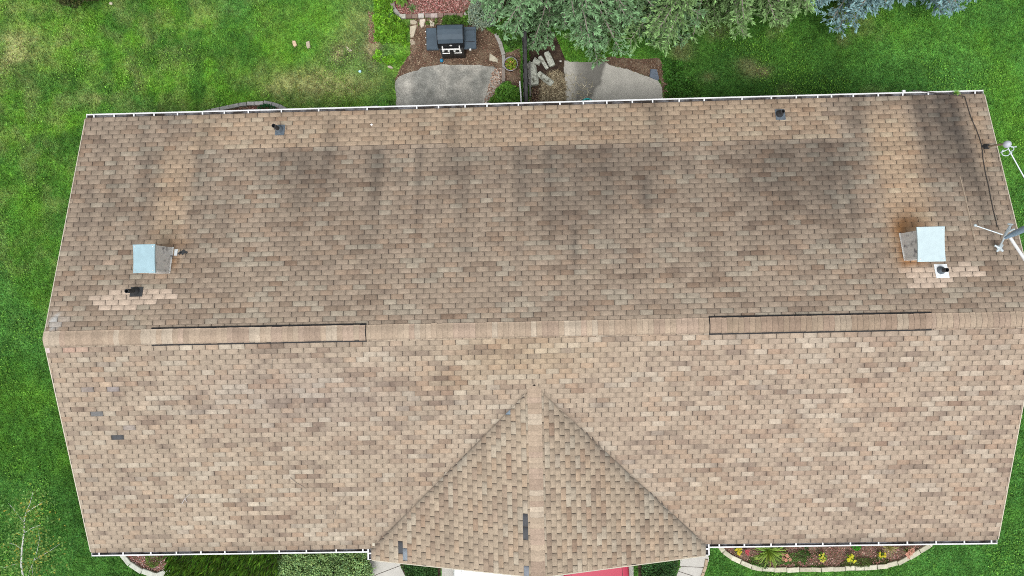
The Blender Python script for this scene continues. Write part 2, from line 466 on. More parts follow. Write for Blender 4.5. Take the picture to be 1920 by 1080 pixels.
# ------------------------------------------------------------------ ground sheet
def axis(a, b, step, far):
    i = np.arange(a, b + step / 2, step)
    return np.concatenate([[-far, -150, -70, a - 12, a - 3], i, [b + 3, b + 12, 70, 150, far]])
gx = axis(-24, 24, 0.18, 400); gy = axis(-18, 20, 0.18, 400)
GXX, GYY = np.meshgrid(gx, gy)
nx, ny = len(gx), len(gy)
gv = np.stack([GXX.ravel(), GYY.ravel(), (fbm(GXX * 0.8, GYY * 0.8, 55, 3).ravel() - 0.5) * 0.0], 1)
ii, jj = np.meshgrid(np.arange(nx - 1), np.arange(ny - 1))
a0 = (jj * nx + ii).ravel()
gf = np.stack([a0, a0 + 1, a0 + 1 + nx, a0 + nx], 1)
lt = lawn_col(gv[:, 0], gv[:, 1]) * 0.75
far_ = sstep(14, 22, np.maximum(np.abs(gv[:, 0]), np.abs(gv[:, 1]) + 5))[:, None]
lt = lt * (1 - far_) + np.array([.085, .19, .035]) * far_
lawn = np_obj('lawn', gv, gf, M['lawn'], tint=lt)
tag(lawn, kind='structure')

def sheet(name, poly, z, m, tint=None, edge=0.0, step=0.12):
    """flat ground piece with a slightly irregular outline; edge > 0 gives it a real thickness"""
    pts = []
    n = len(poly)
    for i in range(n):
        p, q = poly[i], poly[(i + 1) % n]
        d = math.hypot(q[0] - p[0], q[1] - p[1]); k = max(1, int(d / step))
        for t in range(k):
            f = t / k; x = p[0] + (q[0] - p[0]) * f; y = p[1] + (q[1] - p[1]) * f
            j = (float(fbm(x * 5, y * 5, 77, 2)) - 0.5) * 0.09
            nx_, ny_ = (q[1] - p[1]) / d, -(q[0] - p[0]) / d
            pts.append((x + nx_ * j, y + ny_ * j))
    mb = MB()
    if edge > 0: mb.prism(pts, z - edge, z, inset=0.012)
    else: mb.add([(x, y, z) for x, y in pts], [tuple(range(len(pts)))])
    o = mb.build(name, m)
    tag(o, kind='structure')
    return o

sheet('dirt_yard', YARD, 0.006, M['soil'])
sheet('mulch_bed', BEDN, 0.010, M['soil'])
sheet('dark_soil_bed', STRAWBED, 0.006, M['darksoil'])
sheet('bare_dirt', DIRT2, 0.005, M['soil'])
for nm, po in (('flower_bed', BEDNW), ('flower_bed', BEDSW), ('flower_bed', BEDSE)):
    sheet(nm, po, 0.014, M['soil'])
sheet('hedge_bed', HEDGEBED, 0.008, M['darksoil'])
sheet('planting_bed', SHRUBL, 0.008, M['darksoil'])
sheet('planting_bed', SHRUBR, 0.008, M['darksoil'])
sheet('patio_slab', PATIO1, 0.045, M['conc'], edge=0.06)
# the second slab has a darker area with a slanting edge in its tint
def slab2():
    x0 = min(p[0] for p in PATIO2); x1 = max(p[0] for p in PATIO2); y0 = min(p[1] for p in PATIO2); y1 = max(p[1] for p in PATIO2)
    xs = np.arange(x0, x1 + .02, .02); ys = np.arange(y0, y1 + .02, .02)
    X, Y = np.meshgrid(xs, ys); n_ = len(xs)
    jx = (fbm(X * 4, Y * 4, 5, 2) - .5) * .12; jy = (fbm(X * 4, Y * 4, 6, 2) - .5) * .12
    ok = inpoly(X + jx, Y + jy, PATIO2).ravel()
    V = np.stack([X.ravel(), Y.ravel(), np.full(X.size, .04)], 1)
    i, j = np.meshgrid(np.arange(n_ - 1), np.arange(len(ys) - 1)); a = (j * n_ + i).ravel()
    F = np.stack([a, a + 1, a + 1 + n_, a + n_], 1)
    F = F[ok[F].all(1)]
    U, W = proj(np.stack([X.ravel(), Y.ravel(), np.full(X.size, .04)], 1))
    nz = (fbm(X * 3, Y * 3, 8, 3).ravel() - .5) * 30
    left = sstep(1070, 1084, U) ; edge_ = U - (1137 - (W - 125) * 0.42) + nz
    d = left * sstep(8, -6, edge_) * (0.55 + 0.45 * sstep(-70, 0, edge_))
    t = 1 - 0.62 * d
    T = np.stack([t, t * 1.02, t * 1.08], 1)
    # rim faces give the slab its thickness
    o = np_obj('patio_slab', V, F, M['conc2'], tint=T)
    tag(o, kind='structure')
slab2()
sheet('front_walk', WALKL, 0.03, M['conc3'], edge=0.05, step=0.6)
sheet('front_walk', WALKR, 0.03, M['conc3'], edge=0.05, step=0.6)
sheet('driveway', DRIVE, 0.02, M['conc3'], edge=0.05, step=2.0)
# joints cut in the two front walks
mbj = MB()
for (a, b) in (((702, 1079), (752, 1060)), ((700, 1140), (770, 1118))):
    p, q = at(*a, .031), at(*b, .031)
    mbj.tube([(p[0], p[1], .031), (q[0], q[1], .031)], .008, 5)
for (a, b) in (((1268, 1062), (1322, 1064)), ((1262, 1068), (1318, 1086)), ((1256, 1100), (1312, 1110))):
    p, q = at(*a, .031), at(*b, .031)
    mbj.tube([(p[0], p[1], .031), (q[0], q[1], .031)], .008, 5)
tag(mbj.build('walk_joint', M['edge']), kind='structure')

# ------------------------------------------------------------------ grass blades
def visible_outside_roof(x, y, marg=70):
    u, v = proj(np.stack([x, y, np.zeros_like(x)], 1))
    inframe = (u > -60) & (u < 1980) & (v > -60) & (v < 1140)
    roof = [(161 + marg, 221 + marg), (1845 - marg, 178 + marg), (1950 - marg, 597), (1871 - marg, 1015 - marg), (1322, 1010 - marg / 2), (1004, 1040), (700, 1015 - marg / 2), (171 + marg, 1037 - marg), (84 + marg, 636)]
    return inframe & ~inpoly(u, v, roof)

def outside(x, y, polys):
    ok = np.ones(x.shape, bool)
    for p in polys: ok &= ~inpoly(x, y, p)
    return ok

def blades(name, x, y, z0, h, wd, lean, col, cvar=0.12, parent=None, tip=1.15):
    n = len(x)
    az = RNG.uniform(0, 2 * PI, n); a2 = RNG.uniform(0, 2 * PI, n)
    dx, dy = np.cos(az), np.sin(az); wx, wy = np.cos(a2) * wd / 2, np.sin(a2) * wd / 2
    L = h * lean
    b0 = np.stack([x - wx, y - wy, z0 + 0 * x], 1); b1 = np.stack([x + wx, y + wy, z0 + 0 * x], 1)
    t = np.stack([x + dx * L, y + dy * L, z0 + h * np.sqrt(np.clip(1 - lean ** 2, .05, 1))], 1)
    V = np.stack([b0, b1, t], 1).reshape(-1, 3)
    F = np.arange(3 * n).reshape(n, 3)
    k = np.exp(RNG.normal(0, cvar, n))[:, None]
    hue = RNG.normal(0, 0.10, n)[:, None]
    c = col * k * np.concatenate([1 + hue, np.ones_like(hue), 1 - hue], 1)
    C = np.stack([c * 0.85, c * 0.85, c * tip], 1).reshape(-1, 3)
    return np_obj(name, V, F, M['grass'], tint=np.clip(C, 0.003, 0.9), parent=parent)

n = 2600000
x = RNG.uniform(-16, 16, n); y = RNG.uniform(-9.2, 10.2, n)
ok = visible_outside_roof(x, y)
x, y = x[ok], y[ok]
ok = outside(x, y, NOGRASS)
x, y = x[ok], y[ok]
lc = lawn_col(x, y)
dens = 0.42 + 0.75 * fbm(x * 2.2, y * 2.2, 41, 3)
bare = sstep(0.10, 0.2, lc[:, 0] - lc[:, 1] * 0.55)
keep = RNG.uniform(0, 1, len(x)) < dens * (1 - 0.6 * bare)
x, y, lc = x[keep], y[keep], lc[keep]
n = len(x)
hh = (0.045 + 0.06 * fbm(x * 3, y * 3, 43, 3)) * RNG.uniform(0.6, 1.35, n)
lc = lc * (0.62 + 0.76 * vn(x * 24, y * 24, 29))[:, None]
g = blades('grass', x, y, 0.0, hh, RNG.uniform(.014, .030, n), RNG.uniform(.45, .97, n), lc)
tag(g, kind='stuff')
GRASS_N = n

# broad clover and weed leaves scattered through the lawn in patches
n = 260000
x = RNG.uniform(-16, 16, n); y = RNG.uniform(-9.2, 10.2, n)
cl = fbm(x * 0.9, y * 0.9, 91, 4)
ok = (RNG.uniform(0, 1, n) < sstep(0.52, 0.68, cl)) & visible_outside_roof(x, y)
x, y = x[ok], y[ok]; ok = outside(x, y, NOGRASS); x, y = x[ok], y[ok]
n = len(x)
a = RNG.uniform(0, 2 * PI, n); r = RNG.uniform(.012, .028, n); tz = RNG.normal(0, .35, n)
V = np.stack([np.stack([x + r * np.cos(a + k * PI / 2) * (1 if k % 2 else .7), y + r * np.sin(a + k * PI / 2) * (1 if k % 2 else .7), .05 + RNG.uniform(0, .03, n) + r * tz * (1 if k < 2 else -1)], 1) for k in range(4)], 1).reshape(-1, 3)
cc = (lawn_col(x, y) * 0.4 + np.array([.14, .30, .03]) * 0.6) * np.exp(RNG.normal(0, .3, n))[:, None]
tag(np_obj('clover', V, np.arange(4 * n).reshape(n, 4), M['grass'], tint=np.repeat(cc, 4, 0)), kind='stuff')

#==HOUSE==
# ------------------------------------------------------------------ house
house = thing('house', 'long single storey house with weathered brown shingle roof and front garage gable', 'house')

# --- stains, wear and colour blends of the shingles
def nrm3(c, k): return np.asarray(c) * k
STREAKS = [  # (u, half width, v0, v1, strength, power) dark algae runs on the rear slope
    (1758, 48, 165, 420, .56, 6), (1798, 34, 180, 470, .34, 3), (1606, 24, 160, 360, .30, 3), (1560, 44, 262, 470, .26, 3), (1480, 60, 264, 470, .26, 3), (1405, 46, 266, 500, .20, 3),
    (1232, 20, 195, 350, .24, 3), (1214, 9, 330, 490, .34, 2), (1074, 6, 420, 566, .62, 2), (1060, 60, 270, 520, .24, 3), (985, 18, 270, 450, .22, 3),
    (1160, 60, 270, 470, .20, 3), (1030, 14, 280, 500, .18, 2), (900, 50, 274, 430, .14, 3), (845, 13, 200, 420, .26, 2), (700, 30, 282, 400, .14, 3), (620, 17, 215, 400, .26, 2), (526, 9, 280, 370, .36, 2), (490, 14, 284, 390, .20, 2),
    (575, 70, 286, 450, .18, 3), (265, 10, 215, 330, .26, 2), (380, 13, 225, 360, .20, 2), (190, 16, 225, 330, .14, 2), (160, 14, 350, 540, .20, 2), (220, 20, 330, 430, .16, 2), (315, 14, 215, 300, .12, 2), (1640, 18, 480, 600, .12, 2), (430, 24, 330, 480, .12, 2), (1330, 20, 430, 560, .12, 2), (1700, 20, 540, 610, .1, 2), (750, 12, 300, 480, .14, 2), (940, 10, 290, 420, .18, 2), (1290, 12, 280, 430, .16, 2)]
def roof_x(u, v):
    z = 3.5
    for _ in range(10):
        p = at(u, v, z); z = ZR - abs(p[1]) * HR / WN
    return p[0]
def rear_stain(X, Y, u, v):
    k = np.ones(X.shape)
    fine = fbm(X * 6.5, Y * .40, 27, 3); cours = vn(X * 3.1, np.floor((WN - Y) * CN / .127 * 1.11) * 1.7, 33)
    wob = (fbm(X * 2.5, Y * 0.5, 5, 3) - .5) * .16
    for (su, hw, v0, v1, st, pw) in STREAKS:
        w_ = np.exp(-np.abs((X + wob - roof_x(su, v0 + 50)) * 78 / hw) ** pw) * sstep(v1, v1 - (v1 - v0) * .75, v) * sstep(v0 - 8, v0 + 10, v)
        k *= 1 - min(st * (1.08 + .25 * (hw < 26)), .60) * w_ * (0.50 + 0.60 * fine + 0.45 * (cours - .5))
    below = sstep(-3, 5, v - (280 - (u - 470) * .0175))
    br = fbm(X * 1.3, Y * 0.22, 25, 4)
    k *= 1 - 0.12 * sstep(0.42, 0.66, br) * sstep(600, 300, v) * (.35 + .65 * below)
    nar = fbm(X * 2.9 + 9, Y * 0.07, 45, 4)
    k *= 1 - 0.26 * sstep(0.52, 0.72, nar) * sstep(590, 300, v) * (.30 + .70 * below) * (.6 + .8 * fine)
    zone = .9 * np.exp(-((u - 1085) / 150) ** 2) + 1.0 * np.exp(-((u - 1480) / 130) ** 2) + .75 * np.exp(-((u - 600) / 110) ** 2) + .4 * np.exp(-((u - 820) / 70) ** 2)
    k *= 1 - 0.17 * np.clip(zone, 0, 1) * below * sstep(560, 300, v) * (.7 + .6 * fine)
    k *= 1 - 0.10 * sstep(230, 195, v + (u - 165) * .0255)
    return np.clip(k, .3, 1.2)

def clean_zone(X, Y, u, v):
    """paler runs below the two metal flues, and warm rust"""
    wob = (fbm(X * 2, Y * 1, 35, 3) - .5) * .26
    z = np.exp(-(np.abs(X + wob - roof_x(318, 400)) * 78 / 36) ** 3) * sstep(230, 330, v) * sstep(520, 450, v) * .8
    z = z + np.exp(-(np.abs(X + wob - roof_x(1687, 333)) * 78 / 44) ** 4) * sstep(165, 250, v) * sstep(510, 430, v) * 1.0
    z = z + np.exp(-((X + wob - roof_x(1842, 260)) * 78 / 14) ** 2) * sstep(190, 220, v) * sstep(340, 290, v) * .8
    return np.clip(z, 0, 1)

def rust(u, v):
    r = .40 * np.exp(-(((u - 1700) / 34) ** 2 + ((v - 415) / 26) ** 2)) + .35 * np.exp(-(((u - 1690) / 20) ** 2 + ((v - 470) / 34) ** 2)) + 0.65 * np.exp(-(((u - 1688) / 12) ** 2 + ((v - 434) / 14) ** 2)) + .7 * np.exp(-(((u - 1706) / 24) ** 2 + ((v - 424) / 8) ** 2)) + .8 * np.exp(-(((u - 1697) / 9) ** 2 + ((v - 470) / 26) ** 2)) + .6 * np.exp(-(((u - 1715) / 22) ** 2 + ((v - 492) / 6) ** 2)) \
        + .55 * np.exp(-(((u - 327) / 8) ** 2 + ((v - 490) / 16) ** 2)) + .3 * np.exp(-(((u - 330) / 22) ** 2 + ((v - 455) / 8) ** 2))
    return np.clip(r, 0, .85)

FRESH = [[(697 / 3, 360 + 535 / 3), (914 / 3, 360 + 533 / 3), (945 / 3, 360 + 562 / 3), (978 / 3, 360 + 588 / 3), (975 / 3, 360 + 612 / 3), (796 / 3, 360 + 622 / 3), (796 / 3, 360 + 648 / 3), (572 / 3, 360 + 655 / 3), (542 / 3, 360 + 628 / 3), (510 / 3, 360 + 600 / 3), (510 / 3, 360 + 571 / 3), (690 / 3, 360 + 562 / 3)],
         [(1669, 499), (1822, 494), (1838, 502), (1852, 512), (1852, 522), (1790, 524), (1790, 534), (1712, 536), (1697, 524), (1683, 513)]]

def tab_colours(face, u, v, X, Y, row, run):
    """per-tab albedo from the shingle blend"""
    n = len(u)
    rn = RNG.random(n); rg = RNG.normal(0, 1, n)
    blend = vn(run / TAB * 0.55 + row * 7.31, row * 3.7, 101)
    k = 1 + 0.042 * rg + 0.15 * (blend - .5)
    c = np.empty((n, 3))
    if face == 'rear':
        c[:] = (0.318, 0.252, 0.192); light = (0.340, 0.290, 0.226); dark = (0.262, 0.200, 0.150)
    elif face == 'front':
        c[:] = (0.328, 0.266, 0.203); light = (0.366, 0.313, 0.247); dark = (0.292, 0.227, 0.172)
    else:
        c[:] = (0.350, 0.282, 0.210); light = (0.380, 0.324, 0.250); dark = (0.306, 0.236, 0.176)
    pair = _hash((np.floor(run / TAB / 1.6 + row * .37)).astype(np.int64), np.asarray(row, np.int64), 7)
    sel = (rn < .05) | (pair < .08); c[sel] = light
    sel = (pair > .84) & (rn > .12); c[sel] = dark
    sel = (rn > .27) & (rn < .40); c[sel] = c[sel] * np.array([1.01, .955, .92])
    c = c * k[:, None]
    return c

def smudge(face, run, row):
    """dark colour drops that cross the tabs lengthwise"""
    f = fbm(run * 1.9 + row * 13.7, row * 5.3, 61, 3)
    amt = {'rear': .20, 'front': .36, 'gable': .17}[face]
    d = sstep(.56, .76, f) * amt + (.10 * (vn(run * 4 + row * 3.1, row * 9.7, 77) - .5))
    return d

TF = {'n': 0}
FIELD_V, FIELD_F, FIELD_C, FIELD_M = [], [], [], []
SINGLE = []          # candidates for single shingle objects: (score, matrix, colour)

def slope_frame(o, ex, ey):
    ex = np.array(ex, float); ey = np.array(ey, float); ez = np.cross(ex, ey)
    return np.array(o, float), ex, ey, ez

def lay(face, fr, rows, interval, run_shift):
    """lay three-tab rows; interval(s) -> list of (left(s0), left(s1), right(s0), right(s1)) clip limits along the run"""
    o, ex, ey, ez = fr
    BL, BR, TL, TR, ROW, SINGLEOK = [], [], [], [], [], []
    for r in range(rows):
        s0 = r * EXPO; s1 = min((r + 1) * EXPO + .002, smax[face])
        if s1 - s0 < .02: break
        for (l0, l1, r0, r1) in interval(s0, s1):
            lo = min(l0, l1); hi = max(r0, r1)
            off = run_shift(r) + random.gauss(0, .006)
            k0 = math.floor((lo - off) / TAB)
            xx = off + k0 * TAB
            while xx < hi:
                a, b = xx + GAP / 2, xx + TAB - GAP / 2
                a0, b0 = max(a, l0), min(b, r0); a1, b1 = max(a, l1), min(b, r1)
                a0 = min(a0, b0) if b0 < a0 else a0
                if b0 > a0 + .004 or b1 > a1 + .004:
                    if b0 < a0: a0 = b0 = max(min((a0 + b0) / 2, b), a)
                    if b1 < a1: a1 = b1 = max(min((a1 + b1) / 2, b), a)
                    if max(b0 - a0, b1 - a1) > .02:
                        BL.append((a0, s0)); BR.append((b0, s0)); TL.append((a1, s1)); TR.append((b1, s1)); ROW.append(r)
                        SINGLEOK.append(abs(b0 - a0 - (TAB - GAP)) < 1e-6 and abs(b1 - a1 - (TAB - GAP)) < 1e-6)
                xx += TAB + (random.gauss(0, .003) if random.random() < .34 else 0)
    BL, BR, TL, TR = map(np.array, (BL, BR, TL, TR)); ROW = np.array(ROW)
    n = len(ROW)
    ctr = (BL + BR + TL + TR) / 4
    Wc = o + ctr[:, :1] * ex + ctr[:, 1:] * ey
    u, v = proj(Wc)
    col = tab_colours(face, u, v, Wc[:, 0], Wc[:, 1], ROW, ctr[:, 0])
    extra = np.zeros(n); bev = np.full(n, .006 if face == 'gable' else .0085); gapless = np.zeros(n, bool)
    dead = np.zeros(n, bool)
    if face == 'rear':
        top = 280 - (u - 470) * .0175
        band = (v < top) & (u > 360) & (u < 1576 - 30 * (v < 215))
        warm = np.array([1.04, 1.01, .97])
        col[band] = col[band] * warm + np.array([.042, .030, .018])
        nxt = (v >= top) & (v < top + 9.5) & (u > 460) & (u < 1576)
        bev[nxt] = .020
        for po in FRESH:
            s = inpoly(u, v, po); col[s] = np.array([.50, .40, .315]) * (1 + .04 * RNG.normal(0, 1, s.sum()))[:, None]; SO = None
        s = (np.abs(u - 206) < 11) & (np.abs(v - 489) < 4.5); col[s] = (.42, .32, .24)
    if face == 'front':
        pinkish = sstep(900, 1500, u); col = col * (1 + pinkish[:, None] * np.array([.03, .01, .02]))
        warmc = np.exp(-(((u - 980) / 130) ** 2 + ((v - 665) / 42) ** 2))
        col = col * (1 + warmc[:, None] * np.array([.01, -.035, -.12]))
        warm2 = np.exp(-(((u - 1330) / 45) ** 2 + ((v - 940) / 60) ** 2)) + np.exp(-(((u - 850) / 60) ** 2 + ((v - 715) / 20) ** 2))
        col = col * (1 + np.minimum(warm2, 1)[:, None] * np.array([-.06, -.08, -.12]))
        purple = np.exp(-(((u - 560) / 200) ** 2 + ((v - 740) / 60) ** 2))
        col = col * (1 - purple[:, None] * np.array([.10, .10, .05]))
        for (du, dv) in ((185.5, 771), (220, 823)):
            i = np.argmin((u - du) ** 2 + ((v - dv) * 2) ** 2); dead[i] = dv > 800 
            if dv < 800: col[i] = (.15, .15, .15)
        for (du, dv, cc_) in ((97, 659, (.56, .46, .44)), (125, 657, (.36, .25, .195)), (148, 656, (.37, .27, .21)), (203, 733, (.24, .21, .20)), (170, 727, (.29, .25, .22)), (238, 802, (.29, .25, .22))):
            i = np.argmin((u - du) ** 2 + ((v - dv) * 2) ** 2); col[i] = cc_
    if face == 'gable':
        for (du, dv) in ((989, 973), (750, 1034)):
            i = np.argmin(((u - du) * 2) ** 2 + (v - dv) ** 2)
            if abs(u[i] - du) > 14: continue
            dead[i] = True
            if du == 989:
                same = np.where(ROW == ROW[i])[0]; j_ = same[np.argmin(np.abs(v[same] - v[i] - 24))]; dead[j_] = True
        for (du, dv, cc_) in ((758, 1036, (.20, .23, .26)), (984, 1076, (.22, .24, .27)), (951, 764, (.24, .29, .33)), (946, 770, (.22, .27, .31))):
            i = np.argmin(((u - du) * 2) ** 2 + (v - dv) ** 2); col[i] = cc_
    col[dead] = (.075, .078, .084)
    # choose single pieces (largest in view) for this slope later
    fx = np.array([0, 1 / 3, 2 / 3, 1.0])
    jit = RNG.normal(0, .0014, n) + .010 * (vn(ctr[:, 0] * .33, ROW * .31, 5) - .5)
    bot = BL[:, None, :] + (BR - BL)[:, None, :] * fx[None, :, None]
    topp = TL[:, None, :] + (TR - TL)[:, None, :] * fx[None, :, None]
    def Wd(p, h): return o + p[..., :1] * ex + p[..., 1:] * ey + np.broadcast_to(np.asarray(h), p.shape[:-1])[..., None] * ez
    hb = np.where(dead, .0035, .0075 if face == 'gable' else .0095)[:, None] + extra[:, None]; 
    bA = bot.copy(); bA[..., 1] += (jit + bev * .5)[:, None]
    bC = bot.copy(); bC[..., 1] += (jit - bev * .5)[:, None]
    A = Wd(bA, hb); B = Wd(topp, .0025); Cc = Wd(bC, .0016); D = Wd(topp[:, [0, 3]], 0.0)
    V = np.concatenate([A, B, Cc, D], 1)                     # 14 verts
    base = np.array([[0, 1, 5, 4], [1, 2, 6, 5], [2, 3, 7, 6], [8, 9, 1, 0], [9, 10, 2, 1], [10, 11, 3, 2], [8, 0, 4, 12], [3, 11, 13, 7]])
    mi = np.array([0, 0, 0, 1, 1, 1, 1, 1])
    # vertex colours
    AB = np.concatenate([A, B], 1)
    uu, vv = proj(AB)
    runs = np.concatenate([bA[..., 0], topp[..., 0]], 1); rowm = np.repeat(ROW[:, None], 8, 1)
    c = np.repeat(col[:, None, :], 8, 1)
    sm = smudge(face, runs, rowm)
    notfresh = np.ones(n, bool)
    if face == 'rear':
        for po in FRESH: notfresh &= ~inpoly(u, v, po)
    sm = sm * notfresh[:, None]
    c = c * (1 - sm[..., None] * np.array([.80, .85, .80]))
    X, Y = AB[..., 0], AB[..., 1]
    if face == 'rear':
        k = rear_stain(X, Y, uu, vv); k = np.where(notfresh[:, None], k, 1)
        z = clean_zone(X, Y, uu, vv)
        k = k + (1.06 - k) * (z * .85)
        c = c * (1 - (1 - k[..., None]) * np.array([1.0, .97, .92]))
        c = c * (1 + z[..., None] * np.array([.20, .125, .02]))
        rs = rust(uu, vv)[..., None] * (.6 + .8 * fbm(X * 9, Y * 9, 71, 3))[..., None]
        c = c * (1 - np.clip(rs, 0, .9)) + np.array([.30, .145, .055]) * np.clip(rs, 0, .9)
        lich = np.exp(-(((uu - 101 - (605 - vv) * .35) / 9) ** 2 + ((vv - 605) / 20) ** 2)) * sstep(.42, .56, fbm(X * 14, Y * 14, 81, 2))
        c = c + (np.array([.46, .47, .46]) - c) * np.clip(lich * 1.3, 0, .75)[..., None]
    if face == 'gable':
        # silt along the two valleys, heavier on the right one
        ds = np.where(X > GX, (Y + WS) - (GX + GW - X), (Y + WS) - (X - GX + GW))   # 0 on the valley line, negative towards the gable eave
        wv = np.where(X > GX, .20 + .18 * fbm(X * 2, Y * 2, 7, 3), .12 + .08 * fbm(X * 2, Y * 2, 7, 3))
        dirt = np.exp(-np.clip(-ds, 0, None) / wv) * np.where(X > GX, .46, .38) * sstep(-WS + GW + .3, -WS + GW - 1.6, Y)
        c = c * (1 - dirt[..., None] * np.array([1.0, .92, .82]))
    if face == 'front':
        ds = np.abs(X - GX) - (GW - (Y + WS)); d2 = np.exp(-np.clip(ds, 0, None) / .06) * .35 * sstep(-WS + GW + .1, -WS + GW - .3, Y)
        c = c * (1 - d2[..., None])
        c = c * (1 - .22 * sstep(.28, .02, Y + WS)[..., None] * (.3 + fbm(X * 1.2, Y, 19, 3))[..., None])
    c = np.clip(c, .01, .85)
    C = np.concatenate([c, np.full((n, 6, 3), .04)], 1)
    # stash single candidates
    tot = np.zeros(n, bool)
    for i in range(n):
        if SINGLEOK[i] and 20 < u[i] < 1900 and not dead[i] and (abs(jit[i]) < 1):
            SINGLE.append((face, i, Wc[i][2], tuple(c[i].mean(0)), tuple(o + BL[i][0] * ex + BL[i][1] * ey), ex, ey, ez, ROW[i], len(FIELD_V)))
    FIELD_V.append(V); FIELD_F.append(base); FIELD_C.append(C); FIELD_M.append(mi)

CS = 1 / math.sqrt(1 + TAN * TAN); SN = TAN * CS
TN = HR / WN; CN = 1 / math.sqrt(1 + TN * TN); SNN = TN * CN
smax = {'rear': WN / CN - .01, 'front': WS / CS - .01, 'gable': GW / CS - .01}
shiftR = lambda r: (r % 2) * TAB / 2 + r * .006 - .12
shiftF = lambda r: (r % 2) * TAB / 2 + r * .010 + .05
shiftG = lambda r: (r % 2) * TAB / 2 + r * .012
OV = .025                                       # shingle overhang past the eave
lay('rear', slope_frame((0, WN + OV * CN, ZE - OV * SNN), (-1, 0, 0), (0, -CN, SNN)), 47, lambda a, b: [(-HL, -HL, HL, HL)], shiftR)
def front_int(a, b):
    d0, d1 = a * CS - OV * CS, b * CS - OV * CS
    if d0 >= GW: return [(-HL, -HL, HL, HL)]
    e0, e1 = max(GW - d0, 0), max(GW - d1, 0)
    return [(-HL, -HL, GX - e0, GX - e1), (GX + e0, GX + e1, HL, HL)]
lay('front', slope_frame((0, -WS - OV * CS, ZE - OV * SN), (1, 0, 0), (0, CS, SN)), 47, front_int, shiftF)
def gab_w(a, b):      # run axis = -y on the west side
    d0, d1 = max(a - OV, 0) * CS, (b - OV) * CS
    return [(WS - d0, WS - d1, -YF, -YF)]
def gab_e(a, b):
    d0, d1 = max(a - OV, 0) * CS, (b - OV) * CS
    return [(YF, YF, -WS + d0, -WS + d1)]
lay('gable', slope_frame((GX - GW - OV * CS, 0, ZE - OV * SN), (0, -1, 0), (CS, 0, SN)), 36, gab_w, shiftG)
lay('gable', slope_frame((GX + GW + OV * CS, 0, ZE - OV * SN), (0, 1, 0), (-CS, 0, SN)), 36, gab_e, shiftG)

# --- 300 shingles nearest the camera become pieces of their own, the rest one part
def cap_free(s):
    y = abs((s[4][1] + s[6][1] * EXPO))
    return s[0] in ('rear', 'front') and y > .17
cand = sorted([s for s in SINGLE if cap_free(s)], key=lambda s: -s[2])[:300]
drop = {}
for s in cand: drop.setdefault(s[9], set()).add(s[1])
Vs, Fs, Cs, Ms = [], [], [], []
off = 0
for k in range(len(FIELD_V)):
    keep = np.array([i not in drop.get(k, ()) for i in range(len(FIELD_V[k]))])
    V = FIELD_V[k][keep]; C = FIELD_C[k][keep]; n = len(V)
    Vs.append(V.reshape(-1, 3)); Cs.append(C.reshape(-1, 3))
    F = (FIELD_F[k][None] + (np.arange(n) * 14)[:, None, None]).reshape(-1, 4) + off
    Fs.append(F); Ms.append(np.tile(FIELD_M[k], n)); off += n * 14
field = np_obj('shingle_field', np.concatenate(Vs), np.concatenate(Fs), [M['shingle'], M['edge']], tint=np.concatenate(Cs), mi=np.concatenate(Ms), parent=house)
tag(field, kind='stuff')

def tab_mesh():
    w_ = TAB - GAP
    V = []
    for (s_, h_) in ((.0042, .0095), (EXPO + .002, .0025), (-.0042, .0016)):
        for f in (0, 1 / 3, 2 / 3, 1): V.append((f * w_, s_, h_))
    V += [(0, EXPO + .002, 0), (w_, EXPO + .002, 0)]
    o = np_obj('shingle', V, np.array([[0, 1, 5, 4], [1, 2, 6, 5], [2, 3, 7, 6], [8, 9, 1, 0], [9, 10, 2, 1], [10, 11, 3, 2], [8, 0, 4, 12], [3, 11, 13, 7]]), [M['shingle'], M['edge']], tint=np.ones((14, 3)), mi=[0, 0, 0, 1, 1, 1, 1, 1])
    me = o.data; bpy.data.objects.remove(o); return me
TM = tab_mesh()
for s in cand:
    o = bpy.data.objects.new('shingle', TM); COL.objects.link(o); o.parent = house
    ex, ey, ez = s[5], s[6], s[7]
    p = np.array(s[4]) + ey * RNG.normal(0, .0016)
    o.matrix_local = Matrix(((ex[0], ey[0], ez[0], p[0]), (ex[1], ey[1], ez[1], p[1]), (ex[2], ey[2], ez[2], p[2]), (0, 0, 0, 1)))
    o.color = (*s[3], 1)

# --- roof deck under the shingles (seen in the slots), soffits and trim
e = .004
deck = MB()
zd = -e
deck.add([(-HL, WN, ZE + zd), (HL, WN, ZE + zd), (HL, 0, ZR + zd), (-HL, 0, ZR + zd)], [(0, 1, 2, 3)])
deck.add([(-HL, -WS, ZE + zd), (GX - GW, -WS, ZE + zd), (GX, -WS + GW, ZG + zd), (GX + GW, -WS, ZE + zd), (HL, -WS, ZE + zd), (HL, 0, ZR + zd), (-HL, 0, ZR + zd)], [(0, 1, 2, 6), (2, 3, 4, 5), (2, 5, 6)])
deck.add([(GX - GW, -WS, ZE + zd), (GX - GW, YF, ZE + zd), (GX, YF, ZG + zd), (GX, -WS + GW, ZG + zd)], [(0, 1, 2, 3)])
deck.add([(GX + GW, -WS, ZE + zd), (GX + GW, YF, ZE + zd), (GX, YF, ZG + zd), (GX, -WS + GW, ZG + zd)], [(3, 2, 1, 0)])
deck.build('roof_deck', M['deck'], house)
T_ = .022
def rake(a):
    tr = MB(); b = [(p[0], p[1], p[2] - .17) for p in a]
    f = [(0, 1, 2, 3), (7, 6, 5, 4), (1, 5, 6, 2), (0, 3, 7, 4), (0, 4, 5, 1), (3, 2, 6, 7)]
    tr.add(a + b, f); tr.build('rake_board', M['cream'], house)
